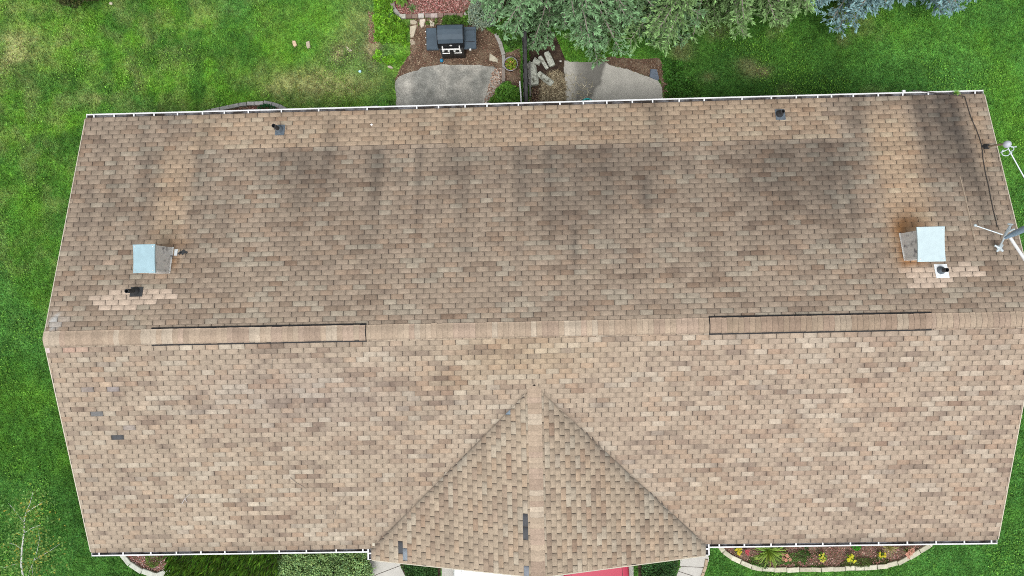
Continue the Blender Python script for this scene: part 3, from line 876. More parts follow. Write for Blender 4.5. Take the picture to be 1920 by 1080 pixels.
for sx in (-1, 1):
    x0 = sx * (HL + .001); x1 = sx * (HL + T_)
    for yy in (WN, -WS):
        rake([(x0, yy, ZE + .004), (x1, yy, ZE + .004), (x1, 0, ZR + .004), (x0, 0, ZR + .004)])
    xa, xb = GX + sx * GW, GX
    rake([(xa, YF - .001, ZE + .004), (xa, YF - T_, ZE + .004), (xb, YF - T_, ZG + .004), (xb, YF - .001, ZG + .004)])
fa = MB()
fa.box((0, WN - .012, ZE - .10), (2 * HL, .02, .17))
fa.box(((-HL + GX - GW) / 2, -WS + .012, ZE - .10), (HL + GX - GW, .02, .17))
fa.box(((HL + GX + GW) / 2, -WS + .012, ZE - .10), (HL - GX - GW, .02, .17))
for sx in (-1, 1): fa.box((GX + sx * (GW - .012), (-WS + YF) / 2, ZE - .10), (.02, GD - .03, .17))
fa.build('fascia', M['white'], house)
wl = MB()
wx, wyn, wys = HL - .35, WN - .5, -WS + .5
zt = ZE - .03
def wall(p, q, z1=zt):
    d = Vector((q[0] - p[0], q[1] - p[1], 0)); L_ = d.length; a = math.atan2(d.y, d.x)
    wl.box(((p[0] + q[0]) / 2, (p[1] + q[1]) / 2, z1 / 2), (L_, .15, z1), rz=a)
wall((-wx, wyn), (wx, wyn)); wall((-wx, wys), (GX - GW + .3, wys)); wall((GX + GW - .3, wys), (wx, wys)); wall((-wx, wys), (-wx, wyn)); wall((wx, wys), (wx, wyn))
wall((GX - GW + .3, wys), (GX - GW + .3, YF + .35)); wall((GX + GW - .3, wys), (GX + GW - .3, YF + .35)); wall((GX - GW + .3, YF + .35), (GX + GW - .3, YF + .35))
for sx in (-1, 1):      # gable triangles
    k = (wyn) / WN
    wl.add([(sx * wx - .07, -WS + .5, zt), (sx * wx - .07, WN - .5, zt), (sx * wx - .07, 0, ZR - .06), (sx * wx + .07, -WS + .5, zt), (sx * wx + .07, WN - .5, zt), (sx * wx + .07, 0, ZR - .06)], [(0, 2, 1), (3, 4, 5), (0, 3, 5, 2), (1, 2, 5, 4)])
wl.add([(GX - GW + .3, YF + .28, zt), (GX + GW - .3, YF + .28, zt), (GX, YF + .28, ZG - .06)], [(0, 1, 2)])
wl.build('wall', M['siding'], house)
sf = MB()
zs = ZE - .19
sf.box((0, WN - .25, zs), (2 * HL - .02, .46, .012)); sf.box(((-HL + GX - GW) / 2, -WS + .25, zs), (HL + GX - GW - .02, .46, .012)); sf.box(((HL + GX + GW) / 2, -WS + .25, zs), (HL - GX - GW - .02, .46, .012))
sf.build('soffit', M['white'], house)
for sx in (-1, 1):
    gdm = MB(); c = GX + sx * 1.85
    for k in range(4): gdm.box((c, YF + .26, .27 + k * .53), (2.7, .04, .51))
    gdm.build('garage_door', M['door'], house)

# --- ridge caps
def cap_mesh():
    w_ = .178; V = []; F = []; prof = []
    for k in range(9):
        t = -1 + k / 4; yy = t * w_
        zz = -abs(yy) * TAN if abs(yy) > .07 else -.07 * TAN * (.45 + .55 * (abs(yy) / .07) ** 2)
        prof.append((yy, zz))
    for (xx, lift) in ((-.0015, .011), (.0015, .015), (EXPO + .016, .009)):
        for (yy, zz) in prof: V.append((xx, yy, zz + lift + .012))
    for (yy, zz) in (prof[0], prof[-1]):
        V.append((.003, yy, zz)); V.append((EXPO + .016, yy, zz))
    for k in range(8):
        F.append((k, 9 + k, 10 + k, k + 1)[::-1]); F.append((9 + k, 18 + k, 19 + k, 10 + k)[::-1])
    F += [(9, 27, 28, 18), (17, 26, 30, 29)]
    mi = [1, 0] * 8 + [1, 1]
    o = np_obj('ridge_cap', V, np.array(F), [M['shingle'], M['edge']], tint=np.ones((len(V), 3)), mi=mi)
    me = o.data; bpy.data.objects.remove(o); return me
CM = cap_mesh()
CAPC = [(.350, .280, .210), (.335, .264, .197), (.385, .322, .250), (.315, .245, .183), (.342, .262, .202), (.300, .228, .174)]
VENTS = [(at(287, 625, ZR)[0], at(679, 620, ZR)[0]), (at(1330, 607, ZR)[0], at(1741, 602, ZR)[0])]
_sn = lambda q: -HL - .02 + round((q + HL + .02) / EXPO) * EXPO
VENTS = [(_sn(a) - .012, _sn(b) + .030) for a, b in VENTS]
vents = []
for (xa, xb) in VENTS:
    vb = MB()
    hw = .212
    for k in range(1):
        prof = [(-hw, -.02 - hw * TAN), (-hw, .028 - hw * TAN), (-.07, .03 - .07 * TAN), (.07, .03 - .07 * TAN), (hw, .028 - hw * TAN), (hw, -.02 - hw * TAN)]
    nn = len(prof)
    vb.add([(x_, y_, ZR + z_ + .01) for x_ in (xa, xb) for (y_, z_) in prof], [(i, i + 1, nn + i + 1, nn + i) for i in range(nn - 1)] + [tuple(range(nn)), tuple(range(2 * nn - 1, nn - 1, -1))])
    vents.append(vb.build('ridge_vent', M['black'], house))
xx = -HL - .02
k = 0
runc = CAPC[0]; left = 0
while xx < HL - .02:
    if left <= 0:
        runc = random.choice(CAPC); left = random.choice((1, 1, 1, 2, 2, 3))
    left -= 1
    par = house; lift = 0.0
    for i, (xa, xb) in enumerate(VENTS):
        if xa <= xx and xx + EXPO <= xb + .005: par = vents[i]; lift = .040
    o = bpy.data.objects.new('ridge_cap', CM); COL.objects.link(o); o.parent = par
    o.location = (xx, random.gauss(0, .003), ZR + lift)
    o.scale = (1, 1.0, 1)
    kk = random.uniform(.92, 1.08)
    c_ = runc if not (lift and xx > 0) else tuple(np.array(runc) * np.array([.84, .82, .80]))
    o.color = (c_[0] * kk, c_[1] * kk, c_[2] * kk, 1)
    xx += EXPO; k += 1
yy = YF - .015
while yy < -WS + GW - .06:
    if left <= 0:
        runc = random.choice(CAPC); left = random.choice((1, 1, 2, 2))
    left -= 1
    o = bpy.data.objects.new('ridge_cap', CM); COL.objects.link(o); o.parent = house
    o.location = (GX, yy, ZG); o.rotation_euler = (0, 0, PI / 2); o.scale = (1, .93, 1)
    kk = random.uniform(.92, 1.08); o.color = (runc[0] * kk, runc[1] * kk, runc[2] * kk, 1)
    yy += EXPO

# --- gutters with hangers
HG = .012
hm = MB(); hm.box((0, .045, 0), (.036, .115, .012)); hm.box((0, .006, -.02), (.036, .012, .05))
HMESH = None
def gutter(p, q, hangers, endcap=(True, True)):
    """p -> q along the eave, the trough on the left of the direction of travel"""
    global HMESH
    P0 = Vector(p); D = Vector(q) - P0; L_ = D.length; d = D.normalized(); nrm = Vector((-d.y, d.x, 0))
    zt_ = ZE - .035
    prof = [(.003, zt_), (.003, zt_ - .11), (.085, zt_ - .11), (.115, zt_ - .075), (.128, zt_ - .01), (.128, zt_ + .004), (.094, zt_ + .004), (.094, zt_ - .006)]
    g_ = MB(); nn = len(prof)
    pts = [P0 + d * t + nrm * a for t in (0, L_) for (a, z) in prof]
    vs = [(pt.x, pt.y, prof[i % nn][1]) for i, pt in enumerate(pts)]
    g_.add(vs, [(i, i + 1, nn + i + 1, nn + i) for i in range(nn - 1)])
    for t, on in zip((0, L_), endcap):
        if on:
            c = P0 + d * (t + (.004 if t == 0 else -.004)) + nrm * .066
            g_.box((c.x, c.y, zt_ - .052), (.012, .128, .116), rz=math.atan2(d.y, d.x))
    go = g_.build('gutter', M['white'], house)
    tm = MB(); tp = [(.010, zt_ - .060), (.122, zt_ - .060)]
    vs = []
    for t in np.linspace(.01, L_ - .01, max(3, int(L_ / .12))):
        for j, (a, z) in enumerate(tp + [(.06, zt_ - .05)]):
            aa = (tp[0][0], .06, tp[1][0])[j]; c = P0 + d * t + nrm * aa
            vs.append((c.x, c.y, zt_ - .062 + .02 * float(vn(t * 6, j * 3.3, 5))))
    m_ = len(vs) // 3
    tm.add(vs, [(3 * i + j, 3 * i + j + 1, 3 * i + j + 4, 3 * i + j + 3) for i in range(m_ - 1) for j in (0, 1)])
    tag(tm.build('gutter_debris', M['trough'], go), kind='stuff')
    for h in hangers:
        if HMESH is None:
            o = hm.build('hanger', M['white'], go); HMESH = o.data
        else:
            o = bpy.data.objects.new('hanger', HMESH); COL.objects.link(o); o.parent = go
        c = P0 + d * h
        o.location = (c.x, c.y, zt_ + .012); o.rotation_euler = (0, 0, math.atan2(d.y, d.x))
    return go
HN = [175, 213, 250, 288, 332, 379, 420, 465, 527, 597, 688, 781, 822, 872, 913, 972, 1050, 1094, 1138, 1186, 1224, 1274, 1321, 1392, 1447, 1494, 1534, 1560, 1601, 1648, 1694, 1742, 1830]
gutter((HL, WN, 0), (-HL, WN, 0), []) if False else None
def xs_of(us, v): return [at(u, v, ZE)[0] for u in us]
gutter((-HL, WN, 0), (HL, WN, 0), [x_ + HL for x_ in xs_of(HN, 198)])
SLU = [185, 230, 282, 330, 376, 421, 473, 523, 574, 630, 680]
SRU = [1349, 1396, 1446, 1493, 1543, 1595, 1648, 1702, 1756, 1809, 1860]
gutter((GX - GW - .13, -WS, 0), (-HL, -WS, 0), [GX - GW - .13 - x_ for x_ in xs_of(SLU, 1031)], (False, True))
gutter((HL, -WS, 0), (GX + GW + .13, -WS, 0), [HL - x_ for x_ in xs_of(SRU, 1018)], (True, False))
gutter((GX - GW, YF + .01, 0), (GX - GW, -WS - .0, 0), [.17], (True, False)) if False else None
def side_gutter(sx):
    x0 = GX + sx * GW
    if sx < 0: return gutter((x0, YF, 0), (x0, -WS - .002, 0), [.16], (True, False))
    return gutter((x0, -WS - .002, 0), (x0, YF, 0), [GD - .16], (False, True))
side_gutter(-1); side_gutter(1)
ds = MB()      # downspouts at the corners
for (x_, y_) in ((-HL + .5, WN - .46), (HL - 1.9, WN - .46), (HL - .5, -WS + .46)):
    ds.box((x_, y_, ZE / 2 - .15), (.08, .06, ZE - .35))
dsp = ds.build('downspout', M['white'], house)
lb = MB(); p = at(1694, 176, ZE - .05); lb.box((p[0], WN + .15, ZE - .045), (.07, .05, .06)); lb.build('gutter_outlet', M['white'], house)

# --- plumbing vents
def roof_z(y): return ZR - abs(y) * (TN if y > 0 else TAN)
def on_roof(u, v):
    z = 3.5
    for _ in range(12):
        p = at(u, v, z); z = roof_z(p[1])
    return np.array(p[:2] + (z,))
def pipe_vent(u, v, h, r, fm, cone, fl=(.30, .36), lean=0.0):
    p = on_roof(u, v); R = Matrix.Rotation(-math.atan(TN), 3, 'X')
    o = Vector(p); pm = MB()
    pm.tube([(o.x, o.y, o.z - .05), (o.x, o.y, o.z + h)], r, 16, cap=False)
    pm.tube([(o.x, o.y, o.z + h), (o.x, o.y, o.z - .05)], r * .8, 16, cap=False)
    a = []
    for k in range(16):
        t = 2 * PI * k / 16
        a += [(o.x + r * math.cos(t), o.y + r * math.sin(t), o.z + h), (o.x + r * .8 * math.cos(t), o.y + r * .8 * math.sin(t), o.z + h)]
    pm.add(a, [(2 * k, (2 * k + 2) % 32, (2 * k + 3) % 32, 2 * k + 1) for k in range(16)])
    vp = pm.build('vent_pipe', M['pipe'], house)
    fm_ = MB(); c = o + R @ Vector((.02, -.02, .016)); fm_.cbox(c, (fl[0], fl[1], .008), .003, R=R); fm_.build('flashing', fm, vp)
    km = MB(); km.lathe((o.x, o.y, o.z), [(r * 2.0, -.02), (r * 1.9, .05), (r * 1.25, .13), (r * 1.02, .15)], 18); km.build('collar', cone, vp, smooth=True)
    im = MB(); im.lathe((o.x, o.y, o.z + h - .12), [(r * .8, 0), (.001, 0)], 12); im.build('dark_bore', M['black'], vp)
    return vp
pipe_vent(524, 243, .46, .050, M['flash'], M['flash'], (.24, .30))
pipe_vent(1461, 214, .30, .048, M['flash'], M['pipe'], (.24, .30))
pipe_vent(255, 546, .44, .050, M['pipe'], M['pipe'], (.30, .24))
pipe_vent(1763, 507, .30, .048, M['flashw'], M['flash'], (.30, .34))

# --- square sheet metal flues
def flue(u, v, bw, bd, h, cw, cdp, capm, skew):
    p = on_roof(u, v); z0 = p[2] - .15; zt2 = p[2] + h
    fb = MB(); fb.box((p[0], p[1], (z0 + zt2) / 2), (bw, bd, zt2 - z0)); 
    b = fb.build('flue', M['galv'], house)
    sm_ = MB()
    sm_.box((p[0] - skew * (bw / 2 + .006), p[1] - bd / 2 + .03, (p[2] + zt2) / 2), (.016, .04, h * .8))
    sm_.build('seam', M['galv'], b)
    cm = MB(); seg = 10; vs = []
    for zz, gr in ((zt2 + .02, 1.0), (zt2 + .055, 1.0), (zt2 + .06, .97)):
        for i in range(4 * seg):
            s_, t = divmod(i, seg); f = t / seg * 2 - 1
            pinch = 1 - .045 * (1 - f * f)
            a_, b_ = ((f, -1), (1, f), (-f, 1), (-1, -f))[s_]
            if s_ in (1, 3): a_ *= pinch
            vs.append((p[0] + a_ * cw / 2 * gr, p[1] + b_ * cdp / 2 * gr, zz))
    m4 = 4 * seg
    cm.add(vs, [tuple(range(m4 - 1, -1, -1)), tuple(range(2 * m4, 3 * m4))] + [(k * m4 + i, k * m4 + (i + 1) % m4, (k + 1) * m4 + (i + 1) % m4, (k + 1) * m4 + i) for k in (0, 1) for i in range(m4)])
    for sx in (-1, 1):
        for sy in (-1, 1): cm.box((p[0] + sx * bw * .42, p[1] + sy * bd * .42, zt2 + .011), (.02, .02, .03))
    cap = cm.build('flue_cap', capm, b)
    scm = MB()
    for sx in (-1, 1):
        for sy in (-1, 1): scm.lathe((p[0] + sx * cw * .40, p[1] + sy * cdp * .42, zt2 + .060), [(.014, 0), (.012, .006), (.001, .008)], 8)
    scm.build('screw', M['galv'], cap)
    R = Matrix.Rotation(-math.atan(TN), 3, 'X')
    fl = MB(); c = Vector(p) + R @ Vector((0, 0, .014)); fl.box(c, (bw + .05, bd + .05, .006), R=R); fl.build('flashing', M['galv'], b)
    return b
flue(303, 488.5, .46, .62, .80, .515, .655, M['galvcap'], -1)
flue(1712, 462.5, .50, .64, .78, .62, .78, M['galvcapw'], 1)
R = Matrix.Rotation(-math.atan(TN), 3, 'X')
pt = MB(); p = on_roof(330.5, 474); pt.box(Vector(p) + R @ Vector((0, 0, .02)), (.075, .16, .012), R=R); pt.build('metal_tab', M['flashw'], house)
pt = MB()
for (u, v, sx, sy) in ((344, 473.5, .11, .10), (338, 475, .08, .06), (350, 474, .05, .05)):
    p = on_roof(u, v); pt.box(Vector(p) + R @ Vector((0, 0, .016 + .004 * (u % 3))), (sx, sy, .01), rz=0, R=R @ Matrix.Rotation(.4 * (u % 3), 3, 'Z'))
pt.build('tar_patch', M['pipe'], house)
# grey valley metal that shows at the valleys
vm = MB()
for sx in (-1, 1):
    a = (GX + sx * GW, -WS, ZE); b = (GX, -WS + GW, ZG)
    nx_ = .035
    vm.add([(a[0] - nx_, a[1], a[2] + .003), (a[0] + nx_, a[1], a[2] + .003), (b[0] + nx_, b[1], b[2] + .003), (b[0] - nx_, b[1], b[2] + .003)], [(0, 1, 2, 3)])
vm.build('valley_flashing', M['edge'], house)
p = at(700.5, 1021, ZE + .05); cl_ = MB(); cl_.box((p[0], p[1], ZE + .035), (.06, .07, .05)); cl_.build('gutter_clip', M['cream'], house)

#==REST==
# ------------------------------------------------------------------ foliage helpers
def unit(n):
    d = RNG.normal(0, 1, (n, 3)); return d / np.linalg.norm(d, axis=1)[:, None]

def leaf_quads(Pn, size, aspect=.55, up=1.0, dirs=None):
    """diamond leaves at Pn; dirs = pointing direction, up = how far the faces turn to the sky"""
    n = len(Pn)
    d = unit(n) if dirs is None else dirs / np.linalg.norm(dirs, axis=1)[:, None]
    nrm = unit(n) + np.array([0, 0, up]); nrm /= np.linalg.norm(nrm, axis=1)[:, None]
    s = np.cross(d, nrm); s /= np.linalg.norm(s, axis=1)[:, None] + 1e-9
    L = (size if np.ndim(size) else np.full(n, size))[:, None]
    a = Pn - d * L * .5; b = Pn + s * L * aspect * .5; c = Pn + d * L * .5; e_ = Pn - s * L * aspect * .5
    return np.stack([a, b, c, e_], 1).reshape(-1, 3)

def col_var(base, n, var=.22, hue=.08):
    k = np.exp(RNG.normal(0, var, n))[:, None]; h = RNG.normal(0, hue, n)[:, None]
    return np.clip(np.asarray(base) * k * np.concatenate([1 + h, np.ones_like(h), 1 - h], 1), .004, .9)

def shell_points(c, r, n, bump=.25, freq=2.2, seed=1, inner=.55, half=True):
    """points in a bumpy ellipsoid, most of them near its surface"""
    d = unit(n)
    if half: d[:, 2] = np.abs(d[:, 2]) * 1.0 - .1
    d /= np.linalg.norm(d, axis=1)[:, None]
    b = fbm(d[:, 0] * freq + d[:, 2] * 1.3 + seed, d[:, 1] * freq + d[:, 2] * .7, seed, 3) - .5
    rad = (1 + bump * 2 * b) * (inner + (1 - inner) * RNG.random(n) ** .45)
    return np.asarray(c) + d * np.asarray(r) * rad[:, None], d, b

def plant(name, label, cat, c, r, n, size, col, group=None, aspect=.55, up=.8, bump=.25, freq=2.2, var=.25, stem=True, dirs_out=.0, seed=None, mat_='leaf'):
    seed = seed if seed is not None else random.randint(1, 999)
    t = thing(name, label, cat, (c[0], c[1], 0), group)
    Pn, d, b = shell_points((c[0], c[1], c[2]), r, n, bump, freq, seed)
    Pn[:, 2] = np.maximum(Pn[:, 2], .02)
    dirs = None
    if dirs_out: dirs = unit(n) + d * dirs_out
    V = leaf_quads(Pn, size * np.exp(RNG.normal(0, .2, n)), aspect, up, dirs)
    cc = col_var(col, n, var)
    np_obj('foliage', V, np.arange(4 * n).reshape(n, 4), M[mat_], tint=np.repeat(cc, 4, 0), parent=t)
    if stem:
        mb = MB()
        for k in range(6):
            a = 2 * PI * k / 6 + random.random()
            mb.tube([(c[0] + .03 * math.cos(a), c[1] + .03 * math.sin(a), 0), (c[0] + r[0] * .3 * math.cos(a), c[1] + r[1] * .3 * math.sin(a), c[2] * .7), (c[0] + r[0] * .6 * math.cos(a), c[1] + r[1] * .6 * math.sin(a), c[2] + r[2] * .4)], [.016, .011, .004], 5)
        mb.build('stem', M['twig'], t)
    return t

# ------------------------------------------------------------------ spruces
def shoots(Pb, D, L, W):
    """needle brushes: three crossed slim diamonds along each shoot"""
    n = len(Pb); D = D / np.linalg.norm(D, axis=1)[:, None]
    a = np.cross(D, np.array([0, 0, 1.0])); a /= np.linalg.norm(a, axis=1)[:, None] + 1e-9
    b = np.cross(D, a)
    out = []
    for k in range(3):
        t = PI * k / 3 + RNG.uniform(-.35, .35, n)
        s = a * np.cos(t)[:, None] + b * np.sin(t)[:, None]
        mid = Pb + D * (L * .55)[:, None]
        out.append(np.stack([Pb, mid + s * (W * (.50, .36, .36)[k])[:, None], Pb + D * L[:, None], mid - s * (W * (.50, .36, .36)[k])[:, None]], 1))
    return np.stack(out, 1).reshape(-1, 3)          # n*3*4

def lim_at(u, prof):
    us = [p[0] for p in prof]; vs = [p[1] for p in prof]
    return np.interp(u, us, vs)

def spruce(name, label, base, h, R, prof, col, tipcol, nb, seed, group, density=1.0):
    rs = np.random.default_rng(seed)
    t = thing(name, label, 'tree', (base[0], base[1], 0), group)
    mb = MB()
    mb.tube([(base[0], base[1], -.1), (base[0], base[1], h * .5), (base[0], base[1], h)], [.17, .11, .015], 10)
    tr_ = mb.build('trunk', M['bark'], t)
    lm = MB()
    PB, DD, LL, WW, CCc = [], [], [], [], []
    for i in range(nb):
        f = (i + .5) / nb
        z = 0.9 + (h - 1.2) * f ** 1.5
        rr = R * (1 - z / (h + .2)) ** .75 * rs.uniform(.75, 1.12)
        az = i * 2.399963 + rs.uniform(-.3, .3)
        d = np.array([math.cos(az), math.sin(az), 0])
        facing = -d[1]                                       # towards the house
        droop = rs.uniform(.10, .28)
        ok = False
        for _ in range(14):
            tip = np.array([base[0], base[1], z]) + d * rr + np.array([0, 0, -droop * rr + .12 * rr])
            u, v = proj(tip)
            if v <= lim_at(u, prof) + rs.uniform(-30, 4): ok = True; break
            rr *= .9
        if rr < .5: continue
        if not (u > 820 and u < 1960 and v > -260): dens = .25
        else: dens = 1.0 * density
        p0 = np.array([base[0], base[1], z])
        m_ = 14
        ts = np.linspace(0, 1, m_)
        side = np.array([-d[1], d[0], 0])
        bend = rs.uniform(-.12, .12)
        pts = p0 + d * rr * ts[:, None] + side * (bend * rr * ts ** 2)[:, None] + np.array([0, 0, 1.0]) * (-droop * rr * ts ** 1.3 + .12 * rr * ts ** 3)[:, None]
        lm.tube([tuple(p) for p in pts[::3]] + [tuple(pts[-1])], list(np.linspace(.030 * min(rr, 3) / 2.2 + .006, .004, len(pts[::3]) + 1)), 5, cap=False)
        # side twigs
        nt = max(6, int(rr * 8.5))
        for k in range(nt):
            tt = .16 + .84 * (k + rs.random()) / nt
            o = p0 + d * rr * tt + side * (bend * rr * tt ** 2) + np.array([0, 0, -droop * rr * tt ** 1.3 + .12 * rr * tt ** 3])
            sg = 1 if k % 2 else -1
            tl = (.24 + .42 * rr / 3 * (1 - tt) ** .7) * rs.uniform(.65, 1.15)
            if rs.random() > dens: continue
            td = d * rs.uniform(.55, .9) + side * sg * rs.uniform(.6, 1.0) + np.array([0, 0, rs.uniform(-.35, .12)])
            td /= np.linalg.norm(td)
            lm.tube([tuple(o), tuple(o + td * tl * .9)], [.006, .002], 4, cap=False)
            ns = max(6, int(tl / .019))
            a = rs.random(ns); a[0] = 1.0; a[1] = .85
            pb = o + td * tl * a[:, None] * .92 + rs.normal(0, .012, (ns, 3))
            sd_ = np.cross(td, [0, 0, 1.0]); sd_ /= np.linalg.norm(sd_)
            dd = td * .9 + sd_ * rs.normal(0, .52, ns)[:, None] + np.array([0, 0, 1.0]) * rs.normal(.08, .30, ns)[:, None]
            PB.append(pb); DD.append(dd); LL.append(rs.uniform(.09, .17, ns) * (.8 + .3 * tl)); WW.append(rs.uniform(.026, .042, ns))
            mixk = np.clip(-.15 + 1.15 * a * tt ** .7 + rs.normal(0, .16, ns), 0, 1)[:, None]
            CCc.append((np.asarray(col) * (1 - mixk) + np.asarray(tipcol) * mixk) * np.exp(rs.normal(0, .20, ns))[:, None])
        # shoots along the main limb
        ns = int(rr * 46 * dens)
        if ns > 3:
            a = rs.uniform(.1, 1, ns); a[:3] = 1
            pb = p0 + d * rr * a[:, None] + side * (bend * rr * a ** 2)[:, None] + np.array([0, 0, 1.0]) * (-droop * rr * a ** 1.3 + .12 * rr * a ** 3)[:, None]
            dd = d * .8 + side * rs.normal(0, .7, ns)[:, None] + np.array([0, 0, 1.0]) * rs.normal(.25, .3, ns)[:, None]
            PB.append(pb); DD.append(dd); LL.append(rs.uniform(.09, .16, ns)); WW.append(rs.uniform(.028, .042, ns))
            mixk = np.clip(a * .8 + rs.normal(0, .15, ns), 0, 1)[:, None]
            CCc.append((np.asarray(col) * (1 - mixk) + np.asarray(tipcol) * mixk) * np.exp(rs.normal(0, .20, ns))[:, None])
    lm.build('limbs', M['twig'], tr_)
    PB, DD, LL, WW, CCc = map(np.concatenate, (PB, DD, LL, WW, CCc))
    V = shoots(PB, DD, LL, WW); n3 = len(PB) * 3
    C = np.repeat(np.clip(CCc, .004, .9), 12, 0)
    np_obj('crown', V, np.arange(4 * n3).reshape(n3, 4), M['needle'], tint=C, parent=t)
    return t

PROFG = [(700, -200), (860, -10), (885, 10), (915, 35), (940, 68), (965, 100), (985, 112), (1005, 98), (1030, 108), (1046, 90), (1054, 62), (1066, 66), (1082, 98), (1105, 118), (1128, 134), (1150, 118), (1172, 96), (1185, 62), (1200, 66), (1216, 112), (1232, 98), (1248, 78), (1262, 48), (1276, 62), (1294, 82), (1312, 62), (1326, 40), (1345, 50), (1372, 66), (1394, 78), (1402, 50), (1416, 38), (1440, 44), (1465, 58), (1488, 60), (1502, 40), (1530, 22), (1560, -10), (1700, -200)]
PROFB = [(1400, -60), (1470, -10), (1490, 22), (1520, 38), (1555, 48), (1585, 36), (1600, 44), (1630, 38), (1652, 46), (1664, 20), (1675, 6), (1700, 8), (1722, 4), (1738, -4), (1752, 22), (1766, 54), (1782, 50), (1800, 26), (1822, 14), (1838, -10), (1900, -80)]
bx1 = at(1050, -70); bx2 = at(1330, -85); bx3 = at(1650, -105)
spruce('spruce_tree', 'pale green spruce whose low boughs overhang the fence and driftwood', bx1, 8.5, 5.0, PROFG, (.10, .18, .075), (.32, .54, .285), 225, 5, 'spruces behind the house', 1.0)
spruce('spruce_tree', 'yellowish green spruce between the patio spruce and the blue spruce', bx2, 9.0, 5.0, PROFG, (.11, .18, .065), (.355, .565, .23), 225, 6, 'spruces behind the house', 1.0)
spruce('spruce_tree', 'silvery blue spruce with one long bough reaching over the lawn', bx3, 7.5, 5.0, PROFB, (.11, .20, .21), (.39, .59, .61), 210, 9, 'spruces behind the house', 1.0)

# ------------------------------------------------------------------ shrubs and hedges
c = at(140, -20, .5)
plant('shrub', 'dark olive bush cut off by the top edge of the lawn', 'shrub', (c[0], c[1], .55), (1.0, .46, .7), 8000, .08, (.07, .085, .028), bump=.35, freq=3)

def yew_hedge():
    c0 = at(300, 1052, .75); c1 = at(520, 1052, .75); x0, x1 = c0[0], c1[0]; y1 = -WS - .16; y0 = y1 - 1.7
    t = thing('hedge', 'dark green yew hedge with bright upright shoot tips under the front gutter', 'hedge', ((x0 + x1) / 2, (y0 + y1) / 2, 0))
    n = 26000
    x = RNG.uniform(x0, x1, n); y = RNG.uniform(y0, y1, n)
    top = .62 + .30 * fbm(x * 1.6, y * 1.6, 5, 3) - .35 * sstep(x0 + .55, x0, x)
    z = top * (1 - .55 * RNG.random(n) ** 2.2)
    V = leaf_quads(np.stack([x, y, z], 1), RNG.uniform(.03, .06, n), .30, .5)
    np_obj('foliage', V, np.arange(4 * n).reshape(n, 4), M['leaf'], tint=np.repeat(col_var((.050, .125, .028), n, .35), 4, 0), parent=t)
    n = 5200
    x = RNG.uniform(x0, x1, n); y = RNG.uniform(y0, y1, n)
    ok = RNG.random(n) < .25 + .8 * fbm(x * 1.3, y * 1.3, 8, 3)
    x, y = x[ok], y[ok]; n = len(x)
    top = .60 + .30 * fbm(x * 1.6, y * 1.6, 5, 3) - .35 * sstep(x0 + .55, x0, x)
    D = np.stack([RNG.normal(.03, .10, n), RNG.normal(-.30, .15, n), np.ones(n)], 1)
    Pb = np.stack([x, y, top - .06], 1)
    L = RNG.uniform(.18, .42, n)
    V = shoots(Pb, D, L, RNG.uniform(.030, .05, n))
    cc = col_var((.24, .42, .075), n, .4)
    C = np.repeat(cc, 12, 0)
    np_obj('shoots', V, np.arange(12 * n).reshape(3 * n, 4), M['leaf'], tint=C, parent=t)
    mb = MB()
    for k in range(7):
        xx_ = x0 + (x1 - x0) * (k + .5) / 7; mb.tube([(xx_, (y0 + y1) / 2, 0), (xx_ + random.uniform(-.1, .1), (y0 + y1) / 2, .55)], [.03, .012], 6)
    mb.build('stem', M['bark'], t)
yew_hedge()

def bumpy_shrub():
    c = at(604, 1074, .6)
    t = thing('shrub', 'round light green shrub with clustered leaves beside the yew hedge', 'shrub', (c[0], c[1], 0))
    Vs_, Cs_ = [], []
    for k in range(640):
        d = unit(1)[0]; d[2] = abs(d[2]) * .9 + .05
        rr = RNG.uniform(.82, 1.0)
        p = np.array([c[0], c[1], .25]) + d * np.array([1.38, .80, .70]) * rr
        if p[1] > -WS - .17: continue
        n = 42
        q = p + RNG.normal(0, 1, (n, 3)) * np.array([.055, .055, .04])
        Vs_.append(leaf_quads(q, RNG.uniform(.04, .065, n), .6, 1.0, dirs=unit(n) + d * .8))
        Cs_.append(col_var(np.array([.270, .415, .165]) * math.exp(random.gauss(0, .16)), n, .22))
    q, d, _ = shell_points((c[0], c[1], .22), (1.30, .74, .62), 9000, .1, 2, 3, inner=.6)
    q = q[(q[:, 1] < -WS - .18) & (q[:, 2] > .02)]
    Vs_.append(leaf_quads(q, .055, .6, 1.0)); Cs_.append(col_var((.12, .21, .06), len(q), .2))
    V = np.concatenate(Vs_); C = np.concatenate(Cs_); n = len(C)
    np_obj('foliage', V, np.arange(4 * n).reshape(n, 4), M['leaf'], tint=np.repeat(C, 4, 0), parent=t)
    mb = MB()
    for k in range(9):
        a = k * .7; mb.tube([(c[0] + .05 * math.cos(a), c[1] + .05 * math.sin(a), 0), (c[0] + .8 * math.cos(a), c[1] + .45 * math.sin(a), .6)], [.02, .006], 5)
    mb.build('stem', M['twig'], t)
bumpy_shrub()

